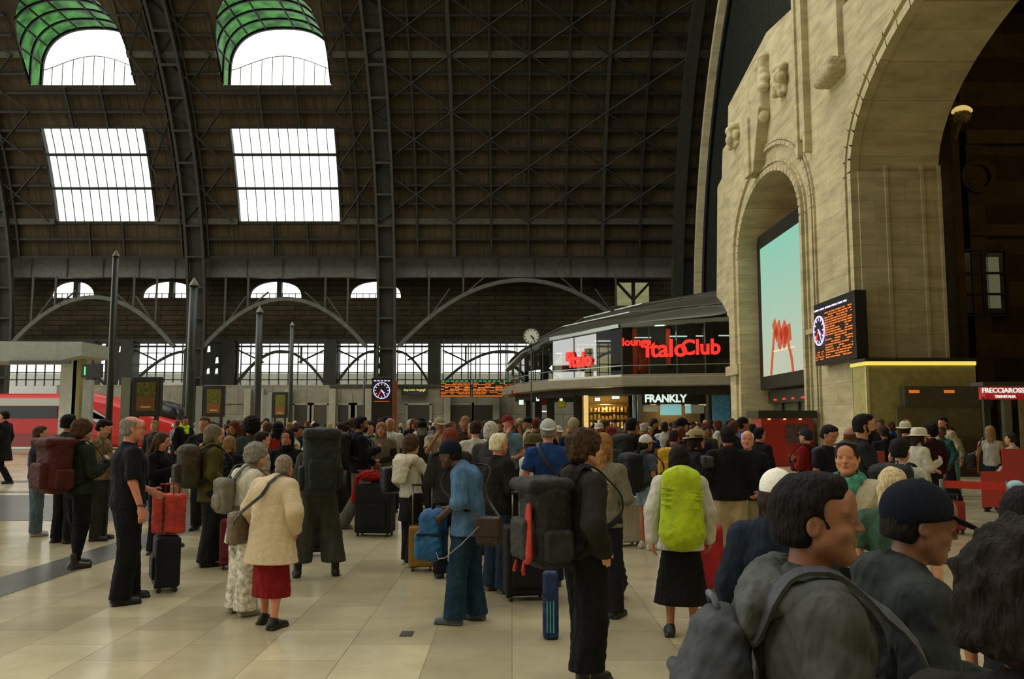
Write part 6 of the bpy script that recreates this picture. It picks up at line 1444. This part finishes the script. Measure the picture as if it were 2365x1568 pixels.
PP(1606, 991, 'person in a straw fedora with dark clothes behind the lime pack', Y=10.4, face=-70, top='jacket', topc='#1a1815', hair='bob', hairc='dark', hat='fedora', hatc='#948a64', band='#2a2418', arms=('phone', 'fold'))
# lime rain cover
r, g = PP(1568, 1030, 'small person with black bob, white jacket and long black skirt', Y=7.0, face=3, top='jacket', topc='#b2afa0', bottom='longskirt', botc='#131312', hair='bob', hairc='black', bhem=.30, wide=2.6, arms=('down', 'swingb'), skin='tan', shoes='#222', hem=.80)
def cover(root, Q, w, h, d, fr): pass
backpack(r, g, 'backpack in a bright lime green rain cover', '#98ac12', w=.37, h=.60, d=.24, z=1.215, strapc='#98ac12', kind='cover', pocket=False)
q = ground(1652, 1372); suitcase((q.x, q.y + .15), 75, 'red trolley case beside the lime green backpack', '#8a1818', w=.34, h=.60, d=.24, handle=.25, soft=True)
r, g = PP(1680, 985, 'black-haired man in a black sweatshirt and beige trousers seen from behind', fy=1334, face=10, top='hoodie', topc='#131313', botc='#9a8c68', wide=1.9, hair='short', hairc='black', skin='tan', arms=('low', 'fold'), build=1.1)
shoulder_bag(r, g, 'small dark sling bag on the shoulder of the man in beige trousers', '#1e2226', x=-.22, z=1.26, w=.26, h=.14, d=.12, strap=False)
r, g = PP(1726, 997, 'bald white-haired man in a dark shirt looking at the camera', fy=1308, face=176, top='shirt', topc='#15191c', botc='#8d8262', hair='bald', hairc='white', skin='pink', arms=('low', 'low'), cell=.008, detail=2, face_kw=dict(lips='#a06050'), build=1.08)
PP(1752, 988, 'dark-haired person behind the bald man, turned to the red machine stand', Y=13.5, face=-40, top='jacket', topc='#17181b', hair='short', hairc='black')
r, g = PP(1862, 989, 'man in a dark baseball cap and red sleeves near the red machine stand', Y=13.0, face=60, top='longtee', topc='#7a1c1c', hair='crop', hairc='dark', hat='cap', hatc='#2a2c34', botc='#24344a', arms=('phone', 'fold'))
backpack(r, g, 'navy and cream backpack beside the black tee of the dark-haired man', '#26344a', w=.34, h=.48, d=.22, z=1.20, pocketc='#9a8a74')
r, g = PP(1912, 983, 'black-haired man in a black tee with bent bare arm', Y=10.5, face=-125, top='tee', topc='#16181b', hair='short', hairc='black', skin='tan', arms=('low', 'carry'), nod=22, botc='#17181c', face_kw={})
PP(1962, 986, 'person with a pinkish cap right of the man in the black tee', Y=13.5, face=10, top='tee', topc='#2a2a2c', hair='bob', hairc='chestnut', hat='cap', hatc='#b08078')
r, g = PP(1992, 958, 'tall bearded man in a black tee standing in profile', Y=9.2, face=-82, top='tee', topc='#1b1e1e', hair='short', hairc='black', skin='tan', arms=('swingf', 'down'), botc='#141416', face_kw=dict(beard='#1a1512'))
r, g = PP(1956, 1018, 'woman with a teal printed scarf and sunglasses on her hair facing the camera', Y=5.6, face=172, top='jacket', topc='#a29a80', hair='bun', hairc='dark', skin='#b07854', scarf='#3f7a68', cell=.0065, detail=2, face_kw=dict(lips='#a04c40'), arms=('slack', 'slack'), botc='#20242a')
MB().tube([g.h(math.cos(a) * .082, .045 + math.sin(a) * .02, .118 - .02 * abs(math.cos(a))) for a in [PI * i / 8 for i in range(9)]], .008, 8).build('sunglasses_on_hair', M_PLAST, r, '#1b1b1d', smooth=True)
PP(2090, 973, 'person in a white sun hat, the one farther from the camera', Y=14.6, face=-10, top='tee', topc='#2c2e2e', hair='short', hairc='dark', hat='fedora', hatc='#c4c0aa')
PP(2120, 986, 'person in a floppy white bucket hat and white shirt', Y=12.4, face=-60, top='shirt', topc='#b4af9b', hair='bob', hairc='dark', hat='bucket', hatc='#c9c5b0', botc='#2c2c30', arms=('phone', 'fold'))
PP(2042, 985, 'man in a black tee with sunglasses on his head by the brown counter', Y=15.5, face=15, top='tee', topc='#1b1d1e', hair='short', hairc='dark', skin='tan')
PP(2150, 978, 'person in a dark maroon shirt right of the floppy bucket hat', Y=14.8, face=40, top='shirt', topc='#301a1a', hair='curly', hairc='black')
r, g = PP(2078, 1014, 'black-haired man with a dark backpack walking behind the cap wearer', Y=7.8, face=-20, top='shirt', topc='#a5a598', hair='short', hairc='black', skin='fair', botc='#121214', legs='walk2', shoes='#2c3c3a')
backpack(r, g, 'black backpack behind the man in the navy cap', '#151719', w=.36, h=.50, d=.22, z=1.22)
PP(2196, 988, 'person in a pale flowered top waiting by the counter', Y=20, face=150, top='shirt', topc='#7d8266', topm=M_FLOR, hair='short', hairc='black', botc='#5a8478')
r, g = PP(2286, 984, 'woman with long fair hair, white tank top and jeans seen from behind', fy=1183, face=-8, top='tank', topc='#aaa89e', hair='long', hairc='#8a7048', botc='#1d2f3c', botm=M_DENIM, skin='tan', arms=('slack', 'down'), legs='ease')
shoulder_bag(r, g, 'black handbag hanging at the left of the woman in the white tank top', '#141312', x=-.34, z=.95, w=.30, h=.30, d=.14)
q = ground(2207, 1232); suitcase((q.x, q.y), 12, 'red trolley case standing alone by the barrier tape', '#8c1a18', w=.26, h=.44, d=.2, handle=.1)
PP(2335, 1000, 'person in beige with white paper at the edge of the ticket queue', Y=15.2, face=70, top='shirt', topc='#a09c86', hair='short', hairc='dark', botc='#23262c', arms=('carry', 'low'))
# nearest figures
r, g = PP(2060, 1082, 'short person with pale blond hair between the two nearest men', Y=4.9, face=-10, top='tee', topc='#2f4636', hair='bob', hairc='#b8a67e', botc='#1a1a1c', cell=.008)
r, g = PP(1793, 1078, 'person in a bright white cap and dark blue jacket behind the nearest man', Y=3.9, face=-12, top='hoodie', topc='#131c28', hair='bob', hairc='dark', hat='cap', hatc='#dad8ca', visor=1, botc='#1a1a20', cell=.008, arms=('fold', 'down'))
r, g = PP(1866, 1098, 'nearest man in profile with short dark hair and charcoal hooded jacket', Y=2.12, face=-72, top='jacket', topc='#3d3f3a', botc='#15161a', hair='short', hairc='#120f0d', skin='#7a5038', arms=('low', 'low'), cell=.0055, detail=2, look=17, nod=-2, face_kw=dict(cell=.004), build=1.05, wob=.006, haircell=.0045)
S = Solid(.007)
for i in range(11):
    a, b = PI * i / 10 + PI, PI * (i + 1) / 10 + PI; Pz = lambda t: g.nb + g.lat * math.cos(t) * .115 + g.fwd * (math.sin(t) * .115 + .03) + g.up * (.005 + .02 * math.sin(2 * t)); S.limb(Pz(a - .3), Pz(b - .3), .036, .036, .03, wob=.004)
S.lump(g.nb - g.fwd * .13 - g.up * .06, (.10, .045, .08), .05, g.fr, wob=.005); link('hood', S.mesh('h'), M_CLOTH, r, '#474a48')
def details(root, Q, w, h, d, fr):
    MB().tube([Q(-.035, -.02, h * .49), Q(-.03, -.01, h * .56), Q(.03, -.01, h * .56), Q(.035, -.02, h * .49)], .009, 6).build('webbing_loop', M_PACK, root, '#50545a', smooth=True)
backpack(r, g, 'dark grey backpack on the nearest man in the charcoal jacket', '#33363a', w=.34, h=.46, d=.20, z=1.15, gap=.185, cell=.006, strapc='#3b3e41', rnd=.22, kind='slouch', pocket=False, extra=details)
r, g = PP(2072, 1112, 'near man wearing a navy baseball cap and dark jacket in profile', Y=2.44, face=-70, top='hoodie', topc='#2a2e2c', botc='#141518', hair='crop', hairc='#14110f', hat='cap', hatc='#14171f', skin='#704a34', arms=('low', 'fold'), cell=.006, detail=2, look=2, nod=10, face_kw=dict(cell=.004), wob=.006, stoop=2)
r, g = PP(2372, 1212, 'closest person, a mass of dark curly hair filling the corner', Y=1.50, face=-10, top='jacket', topc='#1c1a17', hair='afro', hairc='#17110c', skin='#5a3826', cell=.007, botc='#1a1a1a', arms=('slack', 'slack'), haircell=.005, wob=.006, build=.95)
r, g = PP(2358, 1128, 'dark-haired person with white-framed sunglasses pushed up, near the frame edge', Y=3.3, face=-15, top='tee', topc='#16181a', hair='short', hairc='black', cell=.009, skin='tan')
for x in (-1, 1): 
    S = Solid(.005); S.lump(g.h(.036 * x, .035, .135), (.032, .012, .022), .004, g.fr); link('sunglass_lens', S.mesh('l'), M_PLAST, r, '#7aa0a0' if x < 0 else '#b8c0b8')
# ---------------------------------------------------------------- the crowd behind
CR = random.Random(42)
protos = []
CP = [dict(hair='short', top='tee', bottom='trousers', arms=('down', 'down')), dict(hair='bob', top='jacket', bottom='trousers', arms=('phone', 'fold'), nod=15), dict(hair='crop', top='shirt', bottom='trousers', arms=('hip', 'slack'), legs='ease'),
      dict(hair='wavy', top='longtee', bottom='trousers', arms=('strap', 'slack')), dict(hair='curly', top='hoodie', bottom='trousers', arms=('fold', 'fold')), dict(hair='short', top='jacket', bottom='trousers', arms=('carry', 'handle'), legs='walk'),
      dict(hair='long', top='tee', bottom='shorts', arms=('down', 'phone')), dict(hair='bun', top='tee', bottom='longskirt', arms=('low', 'low')), dict(hair='bald', top='polo', bottom='trousers', arms=('pocket', 'down'), build=1.15),
      dict(hair='crop', top='tee', bottom='trousers', arms=('face', 'fold'), hat='cap'), dict(hair='bob', top='shirt', bottom='trousers', arms=('phone', 'down'), hat='bucket'), dict(hair='pony', top='vest', bottom='leggings', arms=('reach', 'slack'))]
HAIRW = {'short': 'short', 'bob': 'chin-length', 'crop': 'cropped', 'wavy': 'wavy long', 'curly': 'curly', 'long': 'long straight', 'bun': 'tied-up', 'bald': 'balding', 'pony': 'ponytailed'}
TC = [('black', '#131416'), ('navy', '#1a2338'), ('charcoal', '#2c2d2d'), ('grey', '#5d5d58'), ('white', '#b9b7ac'), ('cream', '#a89c80'), ('red', '#8a201c'), ('olive', '#3f3f26'), ('pale blue', '#5d7d95'), ('brown', '#3d2c1e'), ('pink', '#a8625c'), ('teal', '#24504c'), ('blue', '#1f4a86'), ('burgundy', '#421820'), ('mustard', '#8f6c1e'), ('green', '#2d5a30')]
TW = [9, 6, 7, 5, 7, 3, 3, 3, 3, 3, 2, 2, 3, 2, 1.2, 1]
HC = ['black', 'dark', 'brown', 'chestnut', 'sandy', 'blond', 'grey', 'silver']; HWt = [6, 7, 6, 3, 2, 2, 3, 1]
TOPW = {'tee': 'tee', 'jacket': 'jacket', 'shirt': 'shirt', 'longtee': 'jumper', 'hoodie': 'hooded top', 'polo': 'polo shirt', 'vest': 'vest', 'tank': 'top'}
ZN = [(470, 'before the train nose'), (570, 'by the middle totem'), (690, 'below the middle arched windows'), (800, 'left of the lattice column'), (930, 'around the clock totem'), (1020, 'just right of the clock totem'), (1110, 'under the departures boards'), (1200, 'below the round white clock'),
      (1300, 'before the far end of the pavilion'), (1400, 'before the golden shelves'), (1500, 'left of the white-lettered shop'), (1600, 'outside the white-lettered shop'), (1700, 'by the blue banner'), (1800, 'left of the red machine stand'), (1900, 'at the red machine stand'), (2000, 'before the pier by the wall board'), (2400, 'in the ticket kiosk queue')]
def crowd_spots():
    out = []
    def ok(x, y, d): return all((x - a) ** 2 + (y - b) ** 2 > d * d for a, b in PLACED)
    tries = 0
    while len(out) < 205 and tries < 20000:
        tries += 1; px = CR.uniform(395, 2235); u = CR.random(); Y = 13.5 / (1 - u * .80)
        if px < 470 and Y < 22: continue
        x = atY(px, 980, Y).x
        if Y > 44 and x > -3.2 + (60 - Y) * .18: continue
        if 1738 < px < 1972: continue
        if px > 1890 and (Y > 24 or Y < 14.5 or CR.random() < .55): continue
        if x > 10.8 and 26 < Y: continue
        if px > 1700 and Y > 31: continue
        if not ok(x, Y, .72 if Y < 30 else .8): continue
        if any(abs(x - sx) < .85 and abs(Y - sy) < .85 for sx, sy in SOLID): continue
        PLACED.append((x, Y)); out.append((px, x, Y))
    return out
SOLID = [(o.location.x, o.location.y) for o in C.objects if o.parent is None and o.get('category') in ('post', 'totem', 'clock', 'cabinet', 'canopy', 'suitcase', 'sign', 'barrier')]
SOLID += [(atY(622, 930, 44).x, 44.3), (atY(912, 905, 32).x, 32)]
seen_lab = set(); spots = crowd_spots(); used = {}
spots.sort(key=lambda s: s[2])
for px, x, Y in spots:
    for attempt in range(60):
        pi = CR.randrange(len(CP)); spec = CP[pi]; tn, tcx = CR.choices(TC, TW)[0]; hn = CR.choices(HC, HWt)[0]
        zn = next(z for lim, z in ZN if px < lim)
        dep = 'front of the crowd' if Y < 18 else 'middle of the crowd' if Y < 28 else 'far back in the crowd' if Y < 45 else 'farthest row'
        if spec.get('hat'): lab = f"person in {tn} {TOPW[spec['top']]} and {'cap' if spec['hat'] == 'cap' else 'bucket hat'}, {dep}, {zn}"
        else: lab = f"{hn if hn != 'dark' else 'dark brown'} {HAIRW[spec['hair']]} haired person in {tn} {TOPW[spec['top']]}, {dep}, {zn}"
        if len(lab.split()) > 16: lab = lab.replace('far back in the crowd', 'far back').replace(' of the crowd', ' of crowd')
        if lab not in seen_lab and len(lab.split()) <= 16: break
    seen_lab.add(lab)
    face = CR.choice([0, 20, -25, 60, -60, 90, -90, 150, 180, 200, 170, 120]) + CR.uniform(-12, 12)
    s = CR.uniform(.93, 1.06)
    bc = CR.choice(['#15161a', '#1c2430', '#26241f', '#3b3c3a', '#6a6452', '#222c3a', '#111214'])
    if pi not in used:
        sp = dict(spec); H = 1.70
        root, g = person((x, Y), face, lab, H=H, cell=.017, detail=0, topc=tcx, botc=bc, hairc=hn, hatc=CR.choice(['#b8b6a8', '#23252c', '#6a2a24', '#8f8a6a']), skin='tan', group='crowd waiting in the station hall', hands=True, **sp)
        used[pi] = root
    else:
        src = used[pi]; root = src.copy(); C.objects.link(root); root.location = (x, Y, 0); root.rotation_euler = (0, 0, math.radians(face)); root['label'] = lab
        hatcol = col4(CR.choice(['#b8b6a8', '#23252c', '#6a2a24', '#8f8a6a', '#1b1b1e'])); skc = col4(SKINS[CR.choice(['fair', 'pink', 'tan', 'tan', 'olive', 'brown'])])
        for ch in list(src.children):
            c = ch.copy(); C.objects.link(c); c.parent = root; n = c.name.split('.')[0]
            if n == 'body': c.color = skc
            elif n in ('hair', 'headscarf'): c.color = col4(HAIRC[hn])
            elif n in ('trousers', 'shorts', 'skirt', 'leggings'): c.color = col4(bc)
            elif n in ('cap', 'hat_crown'): c.color = hatcol
            elif n == 'shoe': pass
            else: c.color = col4(tcx)
            for gch in list(ch.children):
                d = gch.copy(); C.objects.link(d); d.parent = c; d.color = hatcol
    root.scale = (s, s, s)
print('CROWD', len(spots))
# ---------------------------------------------------------------- daylight
w = bpy.data.worlds.new('sky'); sc.world = w; w.use_nodes = True; nt = w.node_tree; bg = nt.nodes['Background']
tc = N(nt, 'ShaderNodeTexCoord'); sp = N(nt, 'ShaderNodeSeparateXYZ'); nt.links.new(tc.outputs['Generated'], sp.inputs[0])
cr = N(nt, 'ShaderNodeValToRGB'); nt.links.new(sp.outputs['Z'], cr.inputs[0])
cr.color_ramp.elements[0].position = 0; cr.color_ramp.elements[0].color = (.86, .88, .84, 1); cr.color_ramp.elements[1].position = .6; cr.color_ramp.elements[1].color = (1.0, .975, .90, 1)
nt.links.new(cr.outputs[0], bg.inputs[0]); bg.inputs[1].default_value = 3.2
vs_ = sc.view_settings; vs_.view_transform = 'Standard'; vs_.look = 'None'; vs_.gamma = 1; vs_.exposure = -.15; vs_.use_curve_mapping = False
sc.cycles.max_bounces = 6; sc.cycles.diffuse_bounces = 3; sc.cycles.glossy_bounces = 2; sc.cycles.transparent_max_bounces = 16; sc.cycles.transmission_bounces = 4
sc.cycles.caustics_reflective = False; sc.cycles.caustics_refractive = False; sc.cycles.sample_clamp_indirect = 6
